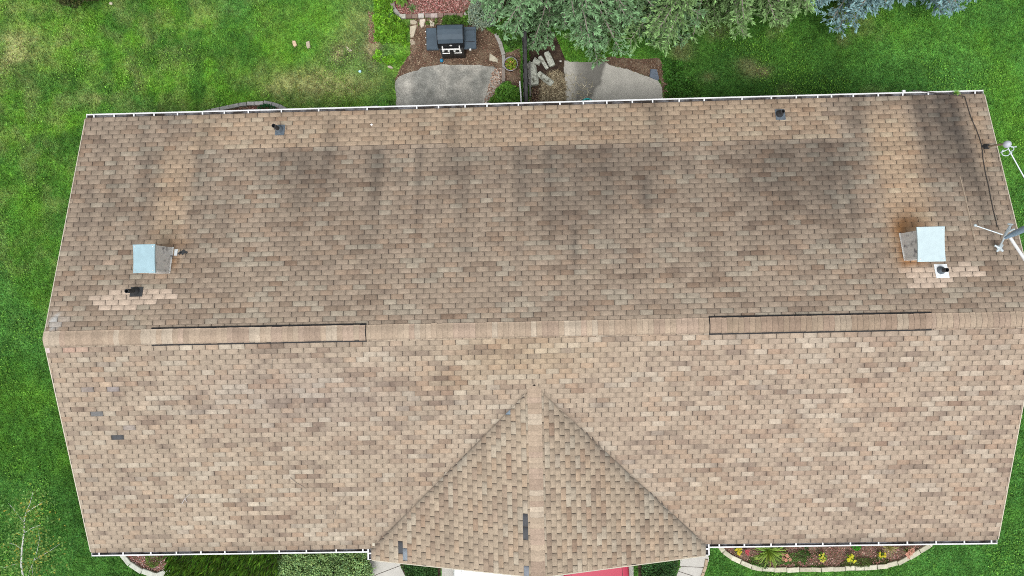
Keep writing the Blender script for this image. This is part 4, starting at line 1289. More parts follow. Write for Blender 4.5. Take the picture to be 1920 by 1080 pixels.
def groundcover(name, label, cat, poly, n, h, size, col, avoid=None):
    px = [p[0] for p in poly]; py = [p[1] for p in poly]
    x = RNG.uniform(min(px), max(px), n); y = RNG.uniform(min(py), max(py), n)
    ok = inpoly(x, y, poly); x, y = x[ok], y[ok]; n = len(x)
    z = h * (.3 + .9 * fbm(x * 2.6, y * 2.6, 13, 3)) * (1 - .6 * RNG.random(n) ** 2)
    V = leaf_quads(np.stack([x, y, np.maximum(z, .02)], 1), size * np.exp(RNG.normal(0, .2, n)), .5, 1.0)
    k = .55 + .9 * fbm(x * 5, y * 5, 15, 2)
    o = np_obj(name, V, np.arange(4 * n).reshape(n, 4), M['leaf'], tint=np.repeat(col_var(col, n, .28) * k[:, None], 4, 0), origin=(sum(px) / len(px), sum(py) / len(py), 0))
    tag(o, label, cat)
    return o
groundcover('shrub', 'low dark green planting between the white car and the curved walk', 'shrub', ccw(P((757, 1000), (758, 1062), (772, 1110), (822, 1110), (822, 1000))), 9000, .32, .055, (.040, .105, .026))
groundcover('shrub', 'low dark green planting between the red car and the walk', 'shrub', ccw(P((1201, 1000), (1201, 1110), (1252, 1110), (1266, 1070), (1271, 1000))), 9000, .34, .055, (.042, .110, .030))

# ------------------------------------------------------------------ birch
def birch():
    b = at(50, 1112, 0)
    t = thing('birch_tree', 'thin white-barked birch sapling with sparse yellow-green leaves', 'tree', b)
    def pl(l): return [at(u, v, z) for (u, v, z) in l]
    mb = MB()
    mb.tube(pl([(50, 1112, 0), (44, 1085, .7), (40, 1060, 1.2), (41, 1030, 1.7), (45, 1000, 2.2), (46, 975, 2.6), (49, 960, 2.9)]), [.028, .027, .025, .022, .018, .013, .008], 8)
    trk = mb.build('trunk', M['birch'], t, smooth=True)
    br = MB()
    LB = [[(46, 980, 2.5), (36, 968, 2.7), (26, 955, 2.9), (16, 944, 3.0)], [(49, 960, 2.9), (56, 945, 3.1), (62, 922, 3.3)], [(51, 960, 2.9), (66, 950, 3.0), (80, 941, 3.1)], [(46, 1108, .4), (56, 1070, 1.0), (64, 1050, 1.4), (70, 1032, 1.7), (74, 1010, 1.9), (72, 995, 2.0)], [(64, 1050, 1.4), (90, 1035, 1.6), (112, 1020, 1.7)], [(60, 1062, 1.2), (62, 1080, 1.3), (63, 1095, 1.4)], [(41, 1030, 1.7), (30, 1022, 1.9), (18, 1018, 2.0)], [(44, 1000, 2.2), (60, 990, 2.4), (76, 984, 2.5)], [(41, 1055, 1.2), (20, 1060, 1.4), (6, 1065, 1.5)]]
    for l in LB: br.tube(pl(l), list(np.linspace(.009, .003, len(l))), 6)
    br.build('branch', M['birch'], trk, smooth=True)
    Pn = []
    for l in LB + [[(46, 985, 2.5), (49, 960, 2.9)]]:
        pts = np.array(pl(l))
        for k in range(110):
            i = random.randrange(len(pts) - 1); f = random.random()
            Pn.append(pts[i] * (1 - f) + pts[i + 1] * f + RNG.normal(0, .17, 3))
    for k in range(800):
        Pn.append(np.array(at(random.gauss(58, 30), random.gauss(1045, 42), random.uniform(.6, 2.4))))
    Pn = np.array(Pn); n = len(Pn)
    V = leaf_quads(Pn, RNG.uniform(.05, .09, n), .6, 1.2)
    cc = col_var((.15, .27, .06), n, .25); s = RNG.random(n) < .12; cc[s] = col_var((.32, .30, .05), s.sum(), .2)
    np_obj('crown', V, np.arange(4 * n).reshape(n, 4), M['leaf'], tint=np.repeat(cc, 4, 0), parent=t)
birch()

# ------------------------------------------------------------------ chips, straw and weeds (stuff)
def chips(name, poly, n, cols, size=(.03, .075), z0=.02, avoid=(), thin=.35):
    px = [p[0] for p in poly]; py = [p[1] for p in poly]
    x = RNG.uniform(min(px), max(px), n); y = RNG.uniform(min(py), max(py), n)
    ok = inpoly(x, y, poly)
    for a in avoid: ok &= ~inpoly(x, y, a)
    x, y = x[ok], y[ok]; n = len(x)
    Pn = np.stack([x, y, z0 + .03 * RNG.random(n)], 1)
    d = unit(n); d[:, 2] *= .25
    V = leaf_quads(Pn, RNG.uniform(*size, n), thin, 2.2, dirs=d)
    cols = np.array(cols); cc = cols[RNG.integers(0, len(cols), n)] * np.exp(RNG.normal(0, .28, n))[:, None]
    o = np_obj(name, V, np.arange(4 * n).reshape(n, 4), M['chip'], tint=np.repeat(np.clip(cc, .01, .9), 4, 0))
    return tag(o, kind='stuff')
RED = [(.30, .115, .105), (.24, .09, .08), (.38, .20, .18), (.46, .30, .27), (.17, .07, .06)]
BRN = [(.17, .105, .07), (.24, .165, .11), (.12, .07, .05), (.36, .28, .20), (.20, .10, .075)]
chips('mulch', BEDN, 15000, RED)
chips('wood_litter', YARD, 16000, BRN, (.02, .055), .02, avoid=(PATIO1,))
chips('mulch', BEDNW, 2200, RED + BRN)
chips('mulch', BEDSW, 2600, RED + [(.45, .36, .35), (.30, .14, .14)], (.03, .06))
chips('mulch', BEDSE, 9000, RED + [(.34, .20, .19), (.22, .13, .10), (.16, .13, .07)], (.025, .055))
chips('wood_litter', DIRT2, 1500, BRN + [(.30, .25, .2)], (.02, .05))
chips('wood_litter', ccw(P((690, 20), (704, 28), (712, 60), (705, 85), (692, 80))), 900, RED, (.02, .05))
STRAWP = ccw(P((1010, 205), (1014, 155), (1028, 140), (1045, 132), (1056, 140), (1060, 160), (1060, 205)))
chips('dry_straw', STRAWP, 3000, [(.27, .22, .14), (.18, .14, .09), (.40, .35, .24), (.11, .085, .055)], (.10, .28), .055, thin=.055)
chips('dry_straw', ccw(P((1058, 200), (1060, 140), (1092, 140), (1110, 160), (1105, 200))), 150, [(.46, .42, .32), (.36, .32, .22)], (.08, .24), .05, thin=.06)
chips('wood_litter', ccw(P((992, 205), (992, 165), (1010, 165), (1012, 205))), 500, BRN, (.02, .05))
chips('dry_leaves', ccw(P((905, 205), (925, 130), (944, 130), (944, 205))), 900, [(.36, .26, .20), (.25, .16, .12), (.48, .40, .34)], (.03, .08), .05, thin=.6)

def weeds(poly, n, h, size, col, name='weeds'):
    px = [p[0] for p in poly]; py = [p[1] for p in poly]
    x = RNG.uniform(min(px), max(px), n); y = RNG.uniform(min(py), max(py), n)
    cl = fbm(x * 2.4, y * 2.4, 63, 3)
    ok = inpoly(x, y, poly) & (cl > .42); x, y, cl = x[ok], y[ok], cl[ok]; n = len(x)
    z = h * sstep(.40, .75, cl) * (1 - .5 * RNG.random(n) ** 2) + .02
    V = leaf_quads(np.stack([x, y, z], 1), size * np.exp(RNG.normal(0, .25, n)), .32, 1.0)
    k = .45 + 1.1 * fbm(x * 6, y * 6, 65, 2)
    o = np_obj(name, V, np.arange(4 * n).reshape(n, 4), M['leaf'], tint=np.repeat(col_var(col, n, .36) * k[:, None], 4, 0))
    return tag(o, kind='stuff')
weeds(ccw(P((700, -30), (736, -30), (738, 30), (752, 40), (770, 60), (768, 118), (720, 122), (700, 110), (706, 60))), 13000, .45, .11, (.17, .37, .03))
weeds(ccw(P((870, 24), (912, 48), (935, 70), (960, 95), (975, 85), (972, 20), (930, 10))), 8000, .4, .10, (.085, .19, .035))
weeds(ccw(P((780, 34), (880, 32), (885, 50), (780, 46))), 1800, .15, .09, (.10, .21, .03))
weeds(ccw(P((1240, 110), (1300, 120), (1300, 185), (1246, 185))), 5000, .16, .07, (.050, .15, .020))

# ------------------------------------------------------------------ stone and brick edgings
def block_mesh():
    mb = MB(); mb.cbox((0, 0, .5), (1, 1, 1), .08)
    me = bpy.data.meshes.new('stone'); me.from_pydata(mb.V, [], mb.F); me.materials.append(M['stone']); me.update(); return me
BLK = block_mesh()
def edging(name, label, cat, path, length, width, height, cols, part='stone', gap=.012, jit=.08, jang=.04, bend=0):
    pts = [Vector(at(u, v, 0)) for (u, v) in path]
    t = thing(name, label, cat, tuple(pts[0]))
    # smooth the path
    for _ in range(2):
        q = [pts[0]]
        for a, b in zip(pts[:-1], pts[1:]): q += [a * .75 + b * .25, a * .25 + b * .75]
        pts = q + [pts[-1]]
    seg = [(pts[i + 1] - pts[i]).length for i in range(len(pts) - 1)]; tot = sum(seg)
    def pos(s):
        s = max(0, min(s, tot - 1e-6)); i = 0
        while s > seg[i]: s -= seg[i]; i += 1
        return pts[i] + (pts[i + 1] - pts[i]) * (s / seg[i])
    s = 0.0; k = 0
    while s < tot - .05:
        l = length * random.uniform(1 - jit * 2, 1 + jit * 2); l = min(l, tot - s)
        a, b = pos(s), pos(s + l); c_ = (a + b) / 2; d = b - a
        o = bpy.data.objects.new(part, BLK); COL.objects.link(o); o.parent = t
        o.location = c_ - pts[0] + Vector((random.gauss(0, .006), random.gauss(0, .006), -.03))
        o.rotation_euler = (random.gauss(0, .02), random.gauss(0, .02), math.atan2(d.y, d.x) + random.gauss(0, jang))
        o.scale = (max(.04, d.length - gap), width * random.uniform(.92, 1.08), height * random.uniform(.9, 1.1) + .03)
        cc_ = cols[k % len(cols)] if isinstance(cols, tuple) else random.choice(cols)
        kk = random.uniform(.88, 1.1); o.color = (cc_[0] * kk, cc_[1] * kk, cc_[2] * kk, 1)
        s += l; k += 1
    return t
PALE = [(.50, .48, .38), (.46, .44, .34), (.54, .52, .42), (.42, .39, .30)]
edging('stone_edging', 'cream stone edging curving round the flower bed with yellow flowers', 'edging', [(1342, 1014), (1352, 1030), (1372, 1045), (1398, 1058), (1432, 1066), (1480, 1067), (1540, 1066), (1600, 1064), (1650, 1061), (1682, 1055), (1712, 1038), (1744, 1018)], .31, .13, .10, PALE)
edging('stone_edging', 'pale concrete edging round the small bed beside the yew hedge', 'edging', [(229, 1036), (240, 1050), (255, 1062), (280, 1077), (300, 1079), (322, 1068)], .40, .15, .10, [(.50, .52, .46), (.47, .49, .43)], jit=.03, gap=.006)
edging('stone_edging', 'grey block edging arched round the mulch bed behind the rear gutter', 'edging', [(380, 214), (402, 208), (440, 200), (475, 195), (500, 194), (522, 198), (538, 207), (548, 214)], .26, .11, .12, [(.30, .30, .29), (.36, .35, .34), (.27, .27, .26)])
edging('brick_edging', 'row of mixed brown, grey and white bricks above the grill', 'edging', [(748, 33), (756, 32), (800, 31), (840, 30), (876, 29)], .185, .125, .09, ((.42, .41, .36), (.20, .135, .11), (.24, .17, .14), (.52, .49, .45), (.26, .21, .19), (.40, .33, .31), (.22, .15, .125), (.235, .165, .14), (.25, .18, .15), (.23, .16, .13)), part='brick')
edging('stone_edging', 'short grey stone border along the side of the red mulch bed', 'edging', [(733, -20), (735, 0), (737, 12), (740, 22), (750, 30)], .30, .12, .09, [(.36, .34, .32), (.26, .21, .19), (.44, .42, .40)])
edging('stone_edging', 'weathered grey border curving past the planter to the patio', 'edging', [(930, 64), (936, 76), (942, 92), (945, 108), (945, 122), (944, 140), (944, 160), (945, 176)], .34, .105, .09, ((.40, .39, .36), (.36, .35, .32), (.40, .40, .37), (.24, .205, .18), (.17, .15, .135), (.27, .25, .24), (.26, .24, .23)))
edging('stone_edging', 'thin concrete strip along the rear wall beside the tan patio', 'edging', [(1252, 190), (1290, 189), (1340, 188)], .55, .12, .06, [(.46, .43, .36)])
edging('stone_edging', 'grey stones lined up against the rear wall beside the grey patio', 'edging', [(655, 206), (690, 204), (738, 203)], .30, .12, .08, [(.22, .23, .21), (.27, .27, .25)])
edging('brick_edging', 'buff brick border along the walk beside the flower bed lawn', 'edging', [(1325, 1048), (1322, 1062), (1316, 1080), (1308, 1100)], .19, .085, .07, [(.46, .36, .26), (.42, .33, .24)], part='brick')

# ------------------------------------------------------------------ loose stones
def stone(label, poly, h, col, name='flagstone', cat='stone', group=None):
    pts = ccw(P(*poly)); cx = sum(p[0] for p in pts) / len(pts); cy = sum(p[1] for p in pts) / len(pts)
    mb = MB(); mb.prism(pts, 0.0, h, inset=.015)
    o = mb.build(name, M['stone'], origin=(cx, cy, 0)); o.color = (*col, 1)
    return tag(o, label, cat, group)
FS = 'flagstones round the grill'
stone('pale flagstone at the corner below the brick row', [(768, 39), (776, 37), (784, 42), (781, 47), (770, 47)], .05, (.44, .38, .29), group=FS)
stone('long cream flagstone tapering down beside the weeds', [(769, 50), (782, 47), (780, 58), (776, 70), (770, 72), (768, 62)], .05, (.50, .44, .34), group=FS)
stone('bright flagstone under the brick row near the grill corner', [(787, 37), (798, 36), (796, 50), (790, 54), (786, 46)], .05, (.56, .50, .41), group=FS)
stone('flagstone half hidden behind the grill hood', [(805, 37), (816, 44), (814, 51), (807, 51)], .05, (.52, .46, .37), group=FS)
stone('small broken flagstone beside the bare soil', [(769, 74), (776, 74), (780, 82), (772, 86), (768, 80)], .04, (.40, .34, .26), group=FS)
stone('square cream flagstone beside the curved grey border', [(918, 100), (928, 106), (934, 112), (934, 118), (924, 116), (917, 114)], .05, (.50, .46, .36), group=FS)
stone('blue slate slab at the far corner of the tan patio', [(1219, 130), (1231, 130), (1236, 148), (1234, 153), (1217, 146)], .055, (.13, .16, .205), 'slate_slab')
LS = 'loose stones on the rear lawn'
stone('buff rock on the lawn, the larger of a close pair', [(549, 77), (555, 77), (558, 86), (553, 90), (549, 84)], .07, (.62, .46, .33), 'rock', group=LS)
stone('paler rock on the lawn beside the buff rock', [(574, 79), (581, 77), (583, 90), (577, 93), (574, 86)], .05, (.42, .36, .28), 'rock', group=LS)
stone('white bare patch stone near the weeds', [(649, 87), (655, 90), (661, 95), (656, 98), (650, 93)], .03, (.60, .52, .44), 'rock', group=LS)
stone('pinkish stone at the edge of the grey patio', [(726, 124), (732, 123), (738, 127), (737, 130), (728, 128)], .05, (.50, .42, .36), 'rock', group=LS)
def rock(label, u, v, r, col, group=None):
    mb = MB(); c = at(u, v, 0); mb.ball((c[0], c[1], r * .5), (r, r * .85, r * .7), 9, 6, .12)
    o = mb.build('pebble', M['stone'], origin=(c[0], c[1], 0), smooth=True); o.color = (*col, 1)
    return tag(o, label, 'stone', group)
rock('white pebble near the driftwood and patio corner', 1051, 115, .035, (.62, .60, .54))
rock('grey pebble on dark soil below the driftwood', 1013, 167, .045, (.36, .31, .27))
rock('small white stone on the lawn under the dark bush', 209, 7, .06, (.5, .46, .36))

# ------------------------------------------------------------------ flower beds
def strap_clump(name, label, cat, u, v, r, h, n, col, wd=.022, group=None, flowers=None, fcol=None, fn=0, fsize=.04):
    c = at(u, v, 0)
    t = thing(name, label, cat, c, group)
    V = []; F = []
    for k in range(n):
        a = random.uniform(0, 2 * PI); L_ = r * random.uniform(.5, 1.05); hh_ = h * random.uniform(.6, 1.1)
        dx, dy = math.cos(a), math.sin(a); px, py = -dy * wd / 2, dx * wd / 2
        b = len(V); sz = [(0.02, 0, .6), (.35, .7, 1), (.75, 1.0, .85), (1.0, .72, .08)]
        for (f, zf, wf) in sz:
            V.append((c[0] + dx * L_ * f + px * wf, c[1] + dy * L_ * f + py * wf, hh_ * zf + .02)); V.append((c[0] + dx * L_ * f - px * wf, c[1] + dy * L_ * f - py * wf, hh_ * zf + .02))
        for i in range(3): F.append((b + 2 * i, b + 2 * i + 1, b + 2 * i + 3, b + 2 * i + 2))
    C = np.repeat(col_var(col, n, .25), 8, 0)
    np_obj('leaves', np.array(V), np.array(F), M['leaf'], tint=C, parent=t)
    if fn:
        for k in range(fn):
            a = random.uniform(0, 2 * PI); q = r * .75 * math.sqrt(random.random())
            fm_ = MB(); cx, cy, cz = c[0] + q * math.cos(a), c[1] + q * math.sin(a), h * random.uniform(.95, 1.2)
            for j in range(6):
                b_ = 2 * PI * j / 6; e1 = (math.cos(b_), math.sin(b_)); s1 = (-e1[1], e1[0])
                fm_.add([(cx, cy, cz), (cx + e1[0] * fsize * .6 + s1[0] * fsize * .28, cy + e1[1] * fsize * .6 + s1[1] * fsize * .28, cz + .02), (cx + e1[0] * fsize, cy + e1[1] * fsize, cz + .008), (cx + e1[0] * fsize * .6 - s1[0] * fsize * .28, cy + e1[1] * fsize * .6 - s1[1] * fsize * .28, cz + .02)], [(0, 3, 2, 1)])
            fo = fm_.build('flower', M['petal'], t); kk = random.uniform(.85, 1.1); fo.color = (fcol[0] * kk, fcol[1] * kk, fcol[2] * kk, 1)
    return t
YL = (.70, .60, .05); PK = (.62, .33, .25)
YG = 'yellow flowering plants in the front bed'
strap_clump('flowering_plant', 'yellow flowers at the bed corner next to the gutter return', 'flower', 1380, 1029, .14, .22, 40, (.10, .22, .03), .016, YG, True, YL, 15, .034)
strap_clump('flowering_plant', 'yellow flowers in mid bed beside a patch of green groundcover', 'flower', 1538, 1040, .16, .22, 46, (.11, .24, .03), .016, YG, True, (.70, .68, .10), 12, .034)
strap_clump('flowering_plant', 'yellow-green flowers in front of the bright round green leaf', 'flower', 1590, 1042, .16, .24, 46, (.14, .27, .03), .016, YG, True, (.72, .70, .06), 22, .036)
strap_clump('flowering_plant', 'bright yellow flowers on bare red mulch near the pink lilies', 'flower', 1647, 1037, .15, .22, 40, (.12, .22, .03), .016, YG, True, YL, 12, .034)
strap_clump('flowering_plant', 'salmon lilies growing beside the big strap-leaved clump', 'flower', 1467, 1038, .16, .30, 36, (.12, .20, .04), .016, 'salmon lilies in the front bed', True, PK, 7, .060)
strap_clump('flowering_plant', 'salmon lilies close to the end of the cream edging', 'flower', 1695, 1029, .17, .30, 30, (.16, .20, .06), .016, 'salmon lilies in the front bed', True, PK, 8, .062)
strap_clump('daylily', 'large clump of arching yellow-green strap leaves', 'plant', 1437, 1028, .50, .42, 120, (.19, .29, .045), .024)
strap_clump('daylily', 'small tuft of straw-coloured leaves under the gutter', 'plant', 1662, 1022, .26, .28, 36, (.30, .28, .10), .016)
plant('plant', 'bright green round leaf clump close under the front gutter', 'plant', at(1605, 1024, .1), (.13, .13, .14), 260, .05, (.06, .30, .02), stem=False)
strap_clump('flowering_plant', 'small red-pink flower near the corner yellow flowers', 'flower', 1397, 1032, .09, .16, 14, (.10, .16, .04), .014, None, True, (.55, .10, .13), 5, .05)
weeds(ccw(P((1395, 1040), (1420, 1046), (1500, 1030), (1530, 1034), (1545, 1063), (1480, 1065), (1432, 1064), (1405, 1055))), 9000, .16, .035, (.075, .17, .030), 'groundcover')
weeds(ccw(P((1570, 1060), (1590, 1044), (1640, 1044), (1672, 1048), (1660, 1058), (1600, 1062))), 4500, .10, .03, (.085, .13, .030), 'groundcover')
weeds(ccw(P((1505, 1022), (1530, 1022), (1545, 1050), (1520, 1058))), 2600, .12, .03, (.10, .16, .06), 'groundcover')
plant('shrub', 'green herb in the middle of the red mulch by the yew hedge', 'plant', at(287, 1046, .1), (.20, .30, .22), 900, .035, (.12, .20, .035), stem=False)
plant('fern', 'dark green fern in the arched bed behind the rear gutter', 'plant', at(500, 211, .1), (.30, .26, .26), 900, .06, (.02, .13, .04), stem=False, aspect=.25, dirs_out=1.2)
plant('shrub', 'grey-green feathery bush above the grill corner', 'shrub', at(905, 22, .35), (.42, .55, .48), 5200, .055, (.34, .43, .32), aspect=.28, dirs_out=.8)
strap_clump('hosta', 'broad-leaved hosta at the top of the red mulch bed', 'plant', 755, -2, .32, .28, 46, (.13, .27, .035), .075)
strap_clump('plant', 'small grassy tuft on the red mulch', 'plant', 773, 18, .17, .14, 40, (.13, .21, .07), .014)
strap_clump('plant', 'dark grassy tuft at the corner of the brick row', 'plant', 739, 41, .26, .22, 60, (.045, .11, .025), .016)
plant('shrub', 'bright green leafy bush between the planter and the rear gutter', 'shrub', at(953, 184, .35), (.34, .44, .40), 2600, .085, (.11, .26, .035))
plant('shrub', 'small leafy bush overhanging the grey patio corner', 'shrub', at(936, 190, .2), (.26, .20, .26), 1100, .075, (.12, .25, .035), stem=False)
c = at(958, 126, 0)
pot = thing('planter', 'round dark planter with a grey rim filled with yellow-green foliage', 'planter', (c[0], c[1], 0))
mb = MB(); mb.lathe((c[0], c[1], 0), [(.001, .01), (.14, .01), (.185, .30), (.19, .32)], 20); mb.build('pot', M['pot'], pot, smooth=True)
mb = MB(); mb.lathe((c[0], c[1], 0), [(.186, .305), (.205, .32), (.205, .335), (.182, .335), (.178, .29)], 22); mb.build('rim', M['potrim'], pot, smooth=True)
mb = MB(); mb.lathe((c[0], c[1], 0), [(.18, .27), (.001, .28)], 16); mb.build('soil', M['darksoil'], pot)
Pn, d_, _ = shell_points((c[0] + .02, c[1], .32), (.16, .17, .18), 240, .3, 2.5, 7)
cc = col_var((.20, .30, .03), 240, .25); s = RNG.random(240) < .14; cc[s] = col_var((.42, .20, .10), s.sum(), .2)
np_obj('foliage', leaf_quads(Pn, RNG.uniform(.05, .09, 240), .7, 1.0), np.arange(960).reshape(240, 4), M['leaf'], tint=np.repeat(cc, 4, 0), parent=pot)

# ------------------------------------------------------------------ fence, white pipe, driftwood
def fence():
    x0 = at(985, 140, 0)[0]; y1 = at(985, 40, 0)[1] + 2.4; y0 = WN - .42
    t = thing('fence', 'dark stained timber privacy fence running away from the rear wall', 'fence', (x0, y0, 0))
    H = 1.75; y = y0; k = 0
    bm = MB(); bm.box((x0, y0, H / 2), (.022, .136, H)); o0 = None
    while y < y1:
        if o0 is None:
            o0 = bm.build('board', M['fence'], t); o = o0
        else:
            o = bpy.data.objects.new('board', o0.data); COL.objects.link(o); o.parent = t
        o.location = (.05 if k % 2 else -.05, y - y0, random.uniform(-.01, .01)); y += .125; k += 1
    for z in (.25, .95, 1.62):
        mb = MB(); mb.box((x0, (y0 + y1) / 2, z), (.072, y1 - y0, .085)); mb.build('rail', M['fence'], t)
    for kk in range(4):
        yy_ = y0 + .1 + kk * (y1 - y0 - .2) / 3
        mb = MB(); mb.box((x0, yy_, .9), (.09, .09, 1.8), taper=.96); mb.build('post', M['fence'], t)
    mb = MB(); mb.box((x0 + .012, (y0 + y1) / 2, H + .03), (.075, y1 - y0, .03)); mb.build('top_rail', M['fence'], t)
    # lower grey board fixed on the driftwood side
    a = at(988, 115, .55); b = at(988, 180, .55)
    mb = MB(); mb.box((x0 + .13, (a[1] + b[1]) / 2, .5), (.04, a[1] - b[1], .12)); mb.build('kick_board', M['fencegrey'], t)
fence()
a = at(974.5, 152, .9); b = at(978.5, 199, .9)
mb = MB(); mb.tube([(a[0], a[1], .9), ((a[0] + b[0]) / 2, (a[1] + b[1]) / 2, .9), (b[0], b[1] - .15, .9)], .022, 10)
mb.tube([(a[0], a[1] - .02, 0), (a[0], a[1] - .02, .9)], .022, 10)
tag(mb.build('pipe', M['white'], origin=(a[0], a[1], 0)), 'slim white pipe running along the dark fence to the gutter', 'pipe')

def log(label, pts, r0, r1, z):
    P_ = [Vector(at(u, v, z)) for (u, v) in pts]
    n = 12; rings = 9; vs = []
    L_ = (P_[-1] - P_[0]); d = L_.normalized(); s = d.cross(Vector((0, 0, 1))).normalized()
    seed = random.random() * 50
    for i in range(rings):
        f = i / (rings - 1); c_ = P_[0] + L_ * f; rr = r0 + (r1 - r0) * f
        if i in (0, rings - 1): rr *= .86
        for k in range(n):
            a = 2 * PI * k / n
            q = rr * (1 + .36 * (float(vn(math.cos(a) * 1.7 + seed, math.sin(a) * 1.7 + f * 1.1, 3)) - .5) + .16 * (float(vn(a * 2.5 + seed, f * 6, 4)) - .5))
            p = c_ + s * (math.cos(a) * q) + Vector((0, 0, 1)) * (math.sin(a) * q * .8); vs.append((p.x, p.y, max(.0, p.z)))
    mb = MB(); mb.add(vs, [(i * n + k, i * n + (k + 1) % n, (i + 1) * n + (k + 1) % n, (i + 1) * n + k) for i in range(rings - 1) for k in range(n)] + [tuple(range(n - 1, -1, -1)), tuple(range((rings - 1) * n, rings * n))])
    c_ = (P_[0] + P_[-1]) / 2
    return tag(mb.build('driftwood_log', M['drift'], origin=(c_.x, c_.y, 0)), label, 'log', 'driftwood logs beside the fence')
log('thick bleached driftwood trunk lying along the fence', [(996, 118), (1001, 160)], .13, .15, .14)
log('bleached driftwood log slanting away towards the patio', [(1009, 137), (1036, 158)], .09, .085, .10)
log('pale driftwood log poking out from under the spruce boughs', [(1024, 98), (1036, 124)], .085, .10, .22)
log('narrow driftwood piece wedged between the other logs', [(1012, 106), (1027, 129)], .07, .055, .12)
log('short driftwood stub on top of the thick trunk', [(1000, 113), (1013, 119)], .09, .07, .27)

# ------------------------------------------------------------------ grill
def grill():
    c = at(846, 72, .9); gx_, gy_ = c[0], c[1]
    t = thing('gas_grill', 'black gas grill with a blue-grey hood and two side shelves', 'grill', (gx_, gy_, 0))
    def X(x, y, z): return (gx_ + x, gy_ + y, z)
    mb = MB()
    mb.box(X(0, -.03, .42), (.66, .52, .68)); mb.box(X(0, -.02, .82), (.68, .50, .16))
    mb.build('cabinet', M['grillblk'], t)
    for sx in (-1, 1):
        dm = MB(); dm.cbox(X(sx * .165, -.298, .40), (.318, .016, .62), .004); d_ = dm.build('door', M['grillblk'], t)
        hb = MB(); hb.tube([X(sx * .065, -.335, .665), X(sx * .27, -.335, .665)], .011, 8)
        for q in (.075, .26): hb.tube([X(sx * q, -.305, .665), X(sx * q, -.335, .665)], .007, 6)
        hb.build('handle', M['steel'], d_)
    # hood: rounded profile along x
    hm_ = MB(); prof = [(-.27, .90), (-.275, 1.0), (-.215, 1.13), (-.13, 1.215), (-.01, 1.26), (.13, 1.27), (.25, 1.235), (.31, 1.12), (.315, .90)]
    n_ = len(prof); w_ = .345
    vs = [X(x, y, z) for x in (-w_, w_) for (y, z) in prof]
    hm_.add(vs, [(i, i + 1, n_ + i + 1, n_ + i) for i in range(n_ - 1)] + [tuple(range(n_ - 1, -1, -1)), tuple(range(n_, 2 * n_))])
    hm_.M[0] = 1; hm_.M[1] = 1
    ho = hm_.build('hood', [M['grill'], M['grillblk']], t)
    tm = MB()
    for sx in (-1, 1):
        vs = [X(sx * (w_ + .002), y, z) for (y, z) in prof] + [X(sx * (w_ + .022), y * 1.02, .9 + (z - .9) * 1.02) for (y, z) in prof]
        f = [(i, i + 1, n_ + i + 1, n_ + i) for i in range(n_ - 1)] + [tuple(range(n_)), tuple(range(2 * n_ - 1, n_ - 1, -1))]
        tm.add(vs, f)
    tm.box(X(0, -.286, .93), (.68, .012, .055))
    
    tm.build('hood_trim', M['grillblk'], ho)
    bm_ = MB()
    bm_.tube([X(-.255, -.335, 1.0), X(.255, -.335, 1.0)], .021, 10)
    for sx in (-1, 1): bm_.tube([X(sx * .235, -.26, 1.06), X(sx * .235, -.335, 1.0)], .019, 8)
    bm_.build('hood_handle', M['steel'], ho)
    lg = MB(); lg.lathe((0, 0, 0), [(.038, 0), (.036, .006), (.001, .008)], 16, sy=.62)
    R_ = Matrix.Rotation(math.radians(68), 3, 'X'); lg.V = [X(*(Vector((0, -.252, 1.07)) + R_ @ Vector(v))) for v in lg.V]
    lg.build('badge', M['galv'], ho)
    # sloping control panel with four knobs
    pm = MB(); vs = [X(x, y, z) for x in (-.335, .335) for (y, z) in ((-.27, .90), (-.305, .88), (-.300, .74), (-.25, .74))]
    pm.add(vs, [(0, 1, 5, 4), (1, 2, 6, 5), (2, 3, 7, 6), (3, 2, 1, 0), (4, 5, 6, 7), (0, 4, 7, 3)]); cp = pm.build('control_panel', M['grillblk'], t)
    for kx in (-.235, -.08, .08, .235):
        km = MB(); km.tube([X(kx, -.300, .815), X(kx, -.342, .825)], [.034, .028], 14); km.tube([X(kx, -.342, .826), X(kx, -.355, .829)], [.012, .010], 8); km.build('knob', M['steel'], cp)
    for sx in (-1, 1):
        sm_ = MB(); sm_.cbox(X(sx * .52, .015, .885), (.34, .60, .035), .012); sm_.box(X(sx * .52, -.285, .845), (.34, .018, .075)); sm_.box(X(sx * .685, .015, .85), (.018, .58, .06))
        s_ = sm_.build('side_shelf', M['grill'], t)
        if sx > 0:
            cm = MB(); cm.cbox(X(.53, .055, .908), (.255, .31, .012), .005); cm.build('burner_lid', M['grill'], s_)
            for yy_ in (-.106, .216):
                gm = MB(); gm.box(X(.53, yy_, .905), (.26, .012, .008)); gm.build('seam', M['grillblk'], s_)
            km = MB(); km.tube([X(.52, -.292, .85), X(.52, -.335, .858)], [.034, .028], 14); km.build('knob', M['steel'], s_)
        else:
            for q in (.22, .05, -.13):
                hk = MB(); hk.tube([X(-.70, q, .86), X(-.722, q, .858)], .012, 8); hk.build('hook', M['steel'], s_)
    for sx in (-1, 1):
        for sy in (-1, 1):
            wm_ = MB(); wm_.tube([X(sx * .28 - .018, sy * .17, .045), X(sx * .28 + .018, sy * .17, .045)], .045, 14); wm_.build('caster', M['tyre'], t)
grill()
c = at(827.5, 79, .93); mb = MB()
mb.ball((c[0] + .01, c[1] - .01, .945), (.028, .065, .02), 12, 6); mb.ball((c[0] - .03, c[1] - .03, .935), (.022, .095, .012), 12, 6); mb.tube([(c[0] - .01, c[1] - .07, .935), (c[0] + .0, c[1] - .13, .935)], .010, 6)
tag(mb.build('brush', M['mint'], origin=(c[0], c[1], .91), smooth=True), 'mint green brush lying on the grill side shelf', 'brush')
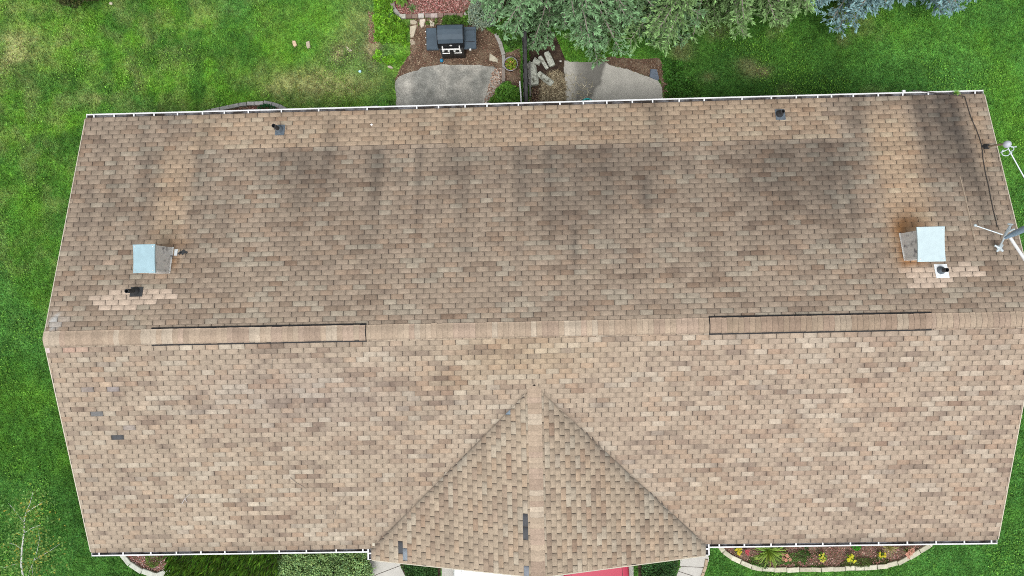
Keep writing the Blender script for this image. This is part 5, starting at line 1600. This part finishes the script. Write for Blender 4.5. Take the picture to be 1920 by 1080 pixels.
c = at(828, 113.5, .06); mb = MB(); mb.ball((c[0], c[1], .062), .055, 14, 10); mb.tube([(c[0], c[1], .10), (c[0], c[1], .135)], [.018, .014], 8)
tag(mb.build('ball', M['blue'], origin=(c[0], c[1], 0), smooth=True), 'small blue ball with a nub on the soil before the grill', 'ball')
c = at(675, 134, .05); mb = MB(); mb.ball((c[0], c[1], .052), .045, 14, 10)
tag(mb.build('ball', M['cyan'], origin=(c[0], c[1], 0), smooth=True), 'pale cyan ball lying on the lawn near the grey patio', 'ball')
c = at(1101, 196.5, .40)
tub = thing('garden_tub', 'teal tub on the tan patio half hidden by the rear gutter', 'tub', (c[0], c[1], .04))
mb = MB(); mb.lathe((c[0], c[1], .04), [(.001, 0), (.13, 0), (.165, .34), (.19, .36), (.19, .375), (.155, .375), (.15, .34)], 24); mb.build('tub_wall', M['teal'], tub, smooth=True)
mb = MB(); mb.lathe((c[0], c[1], .04), [(.15, .33), (.12, .06), (.001, .05)], 20); mb.build('inside', M['tealdark'], tub)

# ------------------------------------------------------------------ things fixed on or lying on the roof
def rp(u, v, dz=0.0):
    p = on_roof(u, v); return Vector((p[0], p[1], p[2] + dz))
mb = MB(); mb.tube([rp(u, v, .022) for (u, v) in ((1808, 181), (1812, 195), (1817, 212), (1822, 226), (1829, 241), (1835, 257), (1839, 270), (1841, 282), (1842, 296), (1847, 325), (1853, 350), (1857, 372), (1862, 396), (1867, 416), (1869, 426))], .0105, 6)
mb.tube([(HL - 1.75, WN + .16, ZE + .0), rp(1808, 181, .022)], .0105, 6)
cb = mb.build('cable', M['cable'], origin=tuple(rp(1840, 280))); tag(cb, 'black cable snaking down the roof from antenna to gutter', 'cable')
mb = MB(); mb.tube([rp(u, v, .014) for (u, v) in ((1799, 330), (1803, 345), (1808, 365), (1814, 392), (1821, 425), (1828, 452), (1830, 458))], [.010, .014, .013, .018, .016, .022, .026], 5)
o = mb.build('sealant_line', mat('old_tan_sealant', (.36, .29, .22), .9, .1, mott=((12, .7, 1.2),)), house)

def antenna_mast():
    b = rp(1849, 276); zt_ = b.z + 1.02
    t = thing('roof_mast', 'thin tan mast with a pale grey domed head and folded boom at the roof edge', 'antenna', tuple(b))
    top = Vector(at(1890, 270, zt_))
    R_ = Matrix.Rotation(-math.atan(TN), 3, 'X')
    mb = MB(); mb.box(b + R_ @ Vector((-.01, 0, .03)), (.12, .11, .04), R=R_); mb.tube([b + Vector((-.04, .02, 0)), b + Vector((-.02, .0, .14))], [.06, .045], 10); mb.build('boot', M['pipe'], t)
    mb = MB(); mb.tube([b, b * .5 + top * .5 + Vector((0, .02, 0)), top], [.026, .024, .022], 10); mb.build('pole', mat('tan_painted_pole', (.40, .31, .22), .6, .3, mott=((15, .75, 1.15),)), t)
    mb = MB(); mb.lathe(tuple(top - Vector((0, 0, .04))), [(.08, -.03), (.086, .02), (.07, .07), (.035, .10), (.001, .108)], 18); mb.build('domed_head', mat('grey_plastic_dome', (.42, .44, .50), .5, .4), t, smooth=True)
    hub = Vector(at(1895, 287, zt_ - .05))
    rm = MB()
    for (cu, cv, rr, a0, a1) in ((1886, 286, .095, 2.2, 6.4), (1895, 279, .07, -1.6, 2.0)):
        c_ = Vector(at(cu, cv, zt_ - .06))
        rm.tube([c_ + Vector((rr * math.cos(a), rr * .8 * math.sin(a), 0)) for a in np.linspace(a0, a1, 16)], .011, 6)
    rm.tube([top + Vector((0, -.02, -.05)), hub], .013, 8)
    rm.build('loop', M['alu'], t)
    mb = MB(); mb.ball(hub, .034, 10, 7); mb.build('clamp', M['alu'], t)
    mb = MB(); e1 = Vector(at(1960, 404, zt_ - .2)); mb.tube([hub, hub * .6 + e1 * .4, e1], [.015, .014, .014], 8); mb.build('boom', M['alu'], t)
    mb = MB(); a_ = Vector(at(1876, 286, zt_ - .08)); b_ = Vector(at(1890, 280, zt_ - .06)); mb.tube([a_, b_], [.016, .010], 8)
    a_ = Vector(at(1896, 276, zt_ - .06)); b_ = Vector(at(1906, 275, zt_ - .05)); mb.tube([a_, b_], [.010, .014], 8); mb.build('stub', M['alu'], t)
antenna_mast()

def antenna_frame():
    b = rp(1874, 466); z1 = b.z + .55
    t = thing('roof_antenna', 'pale metal antenna frame with a ball-tipped rod standing on the roof edge', 'antenna', tuple(b))
    def A(u, v, dz): return Vector(at(u, v, b.z + dz))
    R_ = Matrix.Rotation(-math.atan(TN), 3, 'X')
    mb = MB(); mb.box(b + Vector((.0, 0, .01)), (.14, .14, .03), R=R_); mb.build('foot_plate', M['galv'], t)
    mb = MB()
    for (u, v) in ((1865, 460), (1869, 472), (1880, 471), (1880, 459)): mb.tube([A(1874, 465, .16), A(u, v, .14)], [.032, .024], 8)
    mb.tube([b, A(1874, 465, .18)], [.05, .045], 10); mb.build('clamp', M['alu'], t)
    mb = MB(); mb.tube([A(1874, 463, .16), A(1881, 450, .45), A(1886, 438, .62), A(1892, 428, .72), A(1896, 420, .80)], [.020, .022, .034, .034, .018], 10); mb.build('strut', M['alu'], t)
    mb = MB(); mb.tube([A(1890, 420, .82), A(1899, 421, .80)], .020, 8); mb.tube([A(1890, 434, .66), A(1903, 429, .74)], [.030, .016], 8); mb.build('end_bracket', M['alu'], t)
    mb = MB(); mb.tube([A(1880, 440, .66), A(1829, 423, .58)], [.015, .013], 8); mb.ball(A(1828.5, 422.5, .58), .034, 10, 7); mb.build('ball_tipped_rod', M['alu'], t)
    mb = MB(); mb.tube([A(1885, 446, .70), A(1902, 438, .95), A(1925, 427, 1.4), A(1960, 410, 1.9)], [.030, .062, .070, .076], 14); mb.build('thick_arm', M['bluealu'], t)
    mb = MB(); mb.tube([A(1893, 444, .62), A(1921, 486, .70), A(1950, 530, .80)], [.034, .036, .036], 12); mb.build('white_arm', M['white'], t)
antenna_frame()

def twig(label, pts, r, col=None):
    mb = MB()
    for l in pts: mb.tube([rp(u, v, .02 + .01 * random.random()) for (u, v) in l], list(np.linspace(r, r * .4, len(l))), 5)
    o = mb.build('twig', col or M['twig'], origin=tuple(rp(*pts[0][0]))); return tag(o, label, 'twig')
PALEW = mat('pale_dry_twig', (.42, .38, .36), .9, .1)
twig('forked pale twig lying on the front roof slope', [[(342, 944), (347, 935), (352, 930), (357, 926)], [(347, 935), (352, 941)], [(349, 934), (350, 940)]], .012, PALEW)
twig('thin bent twig on the front roof between the forked twig and the gable', [[(545, 895), (556, 905), (567, 911), (575, 917)]], .007)
twig('hair-thin curved stem on the front roof near the vent', [[(510, 690), (511, 676), (517, 668), (521, 664)]], .006)
twig('fine stem lying on the roof beside the gable valley', [[(628, 968), (632, 950), (640, 938), (648, 930)]], .006)
mb = MB(); mb.ball(rp(697, 234, .02), (.03, .025, .02), 8, 5); tag(mb.build('pebble', M['stone'], origin=tuple(rp(697, 234))), 'tiny white pebble resting on the rear roof slope', 'stone')
strap_clump('seedling', 'green seedling sprouting in the rear gutter near its end', 'plant', 1793, 178, .12, .14, 26, (.16, .34, .06), .012)
bpy.data.objects['seedling'].location.z = ZE - .08
sg = bpy.data.objects['seedling']; q = at(1792, 178, ZE); sg.location = (q[0], WN + .07, ZE - .09)
strap_clump('plant', 'leafy weed at the foot of the rear wall beside the grey patio', 'plant', 722, 203, .22, .16, 60, (.11, .28, .03), .03)

# ------------------------------------------------------------------ two parked cars, nosed in under the gable
def car(name, label, x, ynose, paint, W_=.90, hz=1.0, L_=4.6):
    t = thing(name, label, 'car', (x, ynose - L_ / 2, 0), 'cars parked before the garage')
    def T(a, b, c_): return (x + a, ynose - b, c_)           # b = distance behind the nose
    st = [(0, .62, .32, .50, .58, .50), (.10, .78, .24, .56, .68, .66), (.35, .87, .20, .64, hz - .16, .74), (.9, W_, .20, .72, hz - .08, .78), (1.35, W_ + .005, .20, .78, hz, .79), (2.6, W_ + .005, .20, .80, hz + .02, .79), (3.7, W_, .20, .80, hz + .02, .78), (4.2, .86, .22, .74, hz, .74), (4.5, .80, .26, .66, hz - .06, .68), (L_, .66, .34, .56, hz - .18, .55)]
    vs = []
    for (b, w_, z0, zs_, zt_, wt) in st:
        half = [(w_ * .86, z0), (w_, z0 + .16), (w_ * 1.0, zs_), (w_ * .97, zs_ + (zt_ - zs_) * .6), (wt + (w_ - wt) * .35, zt_ - .015), (wt * .9, zt_), (wt * .45, zt_ + .018)]
        ring = half + [(-a, z) for (a, z) in half[::-1]]
        vs += [T(a, b, z) for (a, z) in ring]
    n_ = 14; mb = MB()
    mb.add(vs, [(i * n_ + k, i * n_ + (k + 1) % n_, (i + 1) * n_ + (k + 1) % n_, (i + 1) * n_ + k) for i in range(len(st) - 1) for k in range(n_)] + [tuple(range(n_ - 1, -1, -1)), tuple(range((len(st) - 1) * n_, len(st) * n_))])
    body = mb.build('body', paint, t, smooth=True)
    def zt_at(b): return np.interp(b, [s[0] for s in st], [s[4] for s in st])
    for nm, grow, up, m_ in (('hood_gap', .012, .016, M['carseam']), ('hood', 0.0, .022, paint)):
        hb = MB(); rows = []
        for b in np.linspace(.22 - grow, 1.30 + grow, 8):
            wt = np.interp(b, [.2, .6, 1.35], [.58, .68, .70]) + grow
            rows.append([T(f * wt, b, float(zt_at(b)) + up + .016 * (1 - f * f)) for f in (-1, -.6, 0, .6, 1)])
        vs = [p for r_ in rows for p in r_]
        hb.add(vs, [(i * 5 + k, i * 5 + k + 1, i * 5 + k + 6, i * 5 + k + 5) for i in range(7) for k in range(4)])
        hb.build(nm, m_, t if nm == 'hood' else body, smooth=True)
    gl = MB(); q = [(1.32, .74, hz + .005), (2.05, .60, hz + .42), (3.1, .59, hz + .43), (3.95, .70, hz + .01)]
    vs = []
    for (b, w_, z) in q: vs += [T(-w_, b, z), T(w_, b, z)]
    gl.add(vs, [(0, 1, 3, 2), (2, 3, 5, 4), (4, 5, 7, 6), (0, 2, 4, 6), (7, 5, 3, 1)]); gl.build('window_glass', M['glass'], t)
    rf = MB(); vs = [T(sx * .57, b, hz + .425 + .02 * (1 - abs(sx))) for b in (2.06, 2.5, 3.12) for sx in (-1, -.5, 0, .5, 1)]
    rf.add([(p[0], p[1], p[2] + .008) for p in vs], [(i * 5 + k, i * 5 + k + 1, i * 5 + k + 6, i * 5 + k + 5) for i in (0, 1) for k in range(4)]); rf.build('roof', paint, t, smooth=True)
    for sx in (-1, 1):
        for b in (.88, 3.62):
            wm_ = MB(); c_ = T(sx * (W_ - .10), b, .32)
            wm_.tube([(c_[0] - .1, c_[1], .32), (c_[0] - .085, c_[1], .32), (c_[0] + .085, c_[1], .32), (c_[0] + .1, c_[1], .32)], [.28, .32, .32, .28], 22); w_ = wm_.build('wheel', M['tyre'], t)
            rm = MB(); rm.tube([(c_[0] + sx * .095, c_[1], .32), (c_[0] + sx * .108, c_[1], .32)], [.20, .18], 18); rm.build('rim', M['alu'], w_)
        lm = MB(); lm.ball(T(sx * .60, .16, .60), (.17, .10, .075), 12, 8); lm.build('headlight', M['lamp'], t, smooth=True)
        mm = MB(); mm.ball(T(sx * (W_ + .08), 1.62, hz + .06), (.11, .06, .075), 10, 8); mm.tube([T(sx * (W_ - .04), 1.62, hz), T(sx * (W_ + .05), 1.62, hz + .04)], .025, 6); mm.build('mirror', paint, t, smooth=True)
    bp = MB(); bp.box(T(0, .0, .40), (1.2, .06, .10)); bp.build('bumper', M['carseam'], t)
    return t
cw_ = at(912, 1076, 1.0); cr_ = at(1119, 1072, 1.0)
car('white_car', 'white car nosed under the garage gable', cw_[0], cw_[1] + .95, M['carwhite'], .93, 1.0)
car('red_car', 'dark pink-red car nosed under the garage gable', cr_[0], cr_[1] + .95, M['carred'], .90, .98)
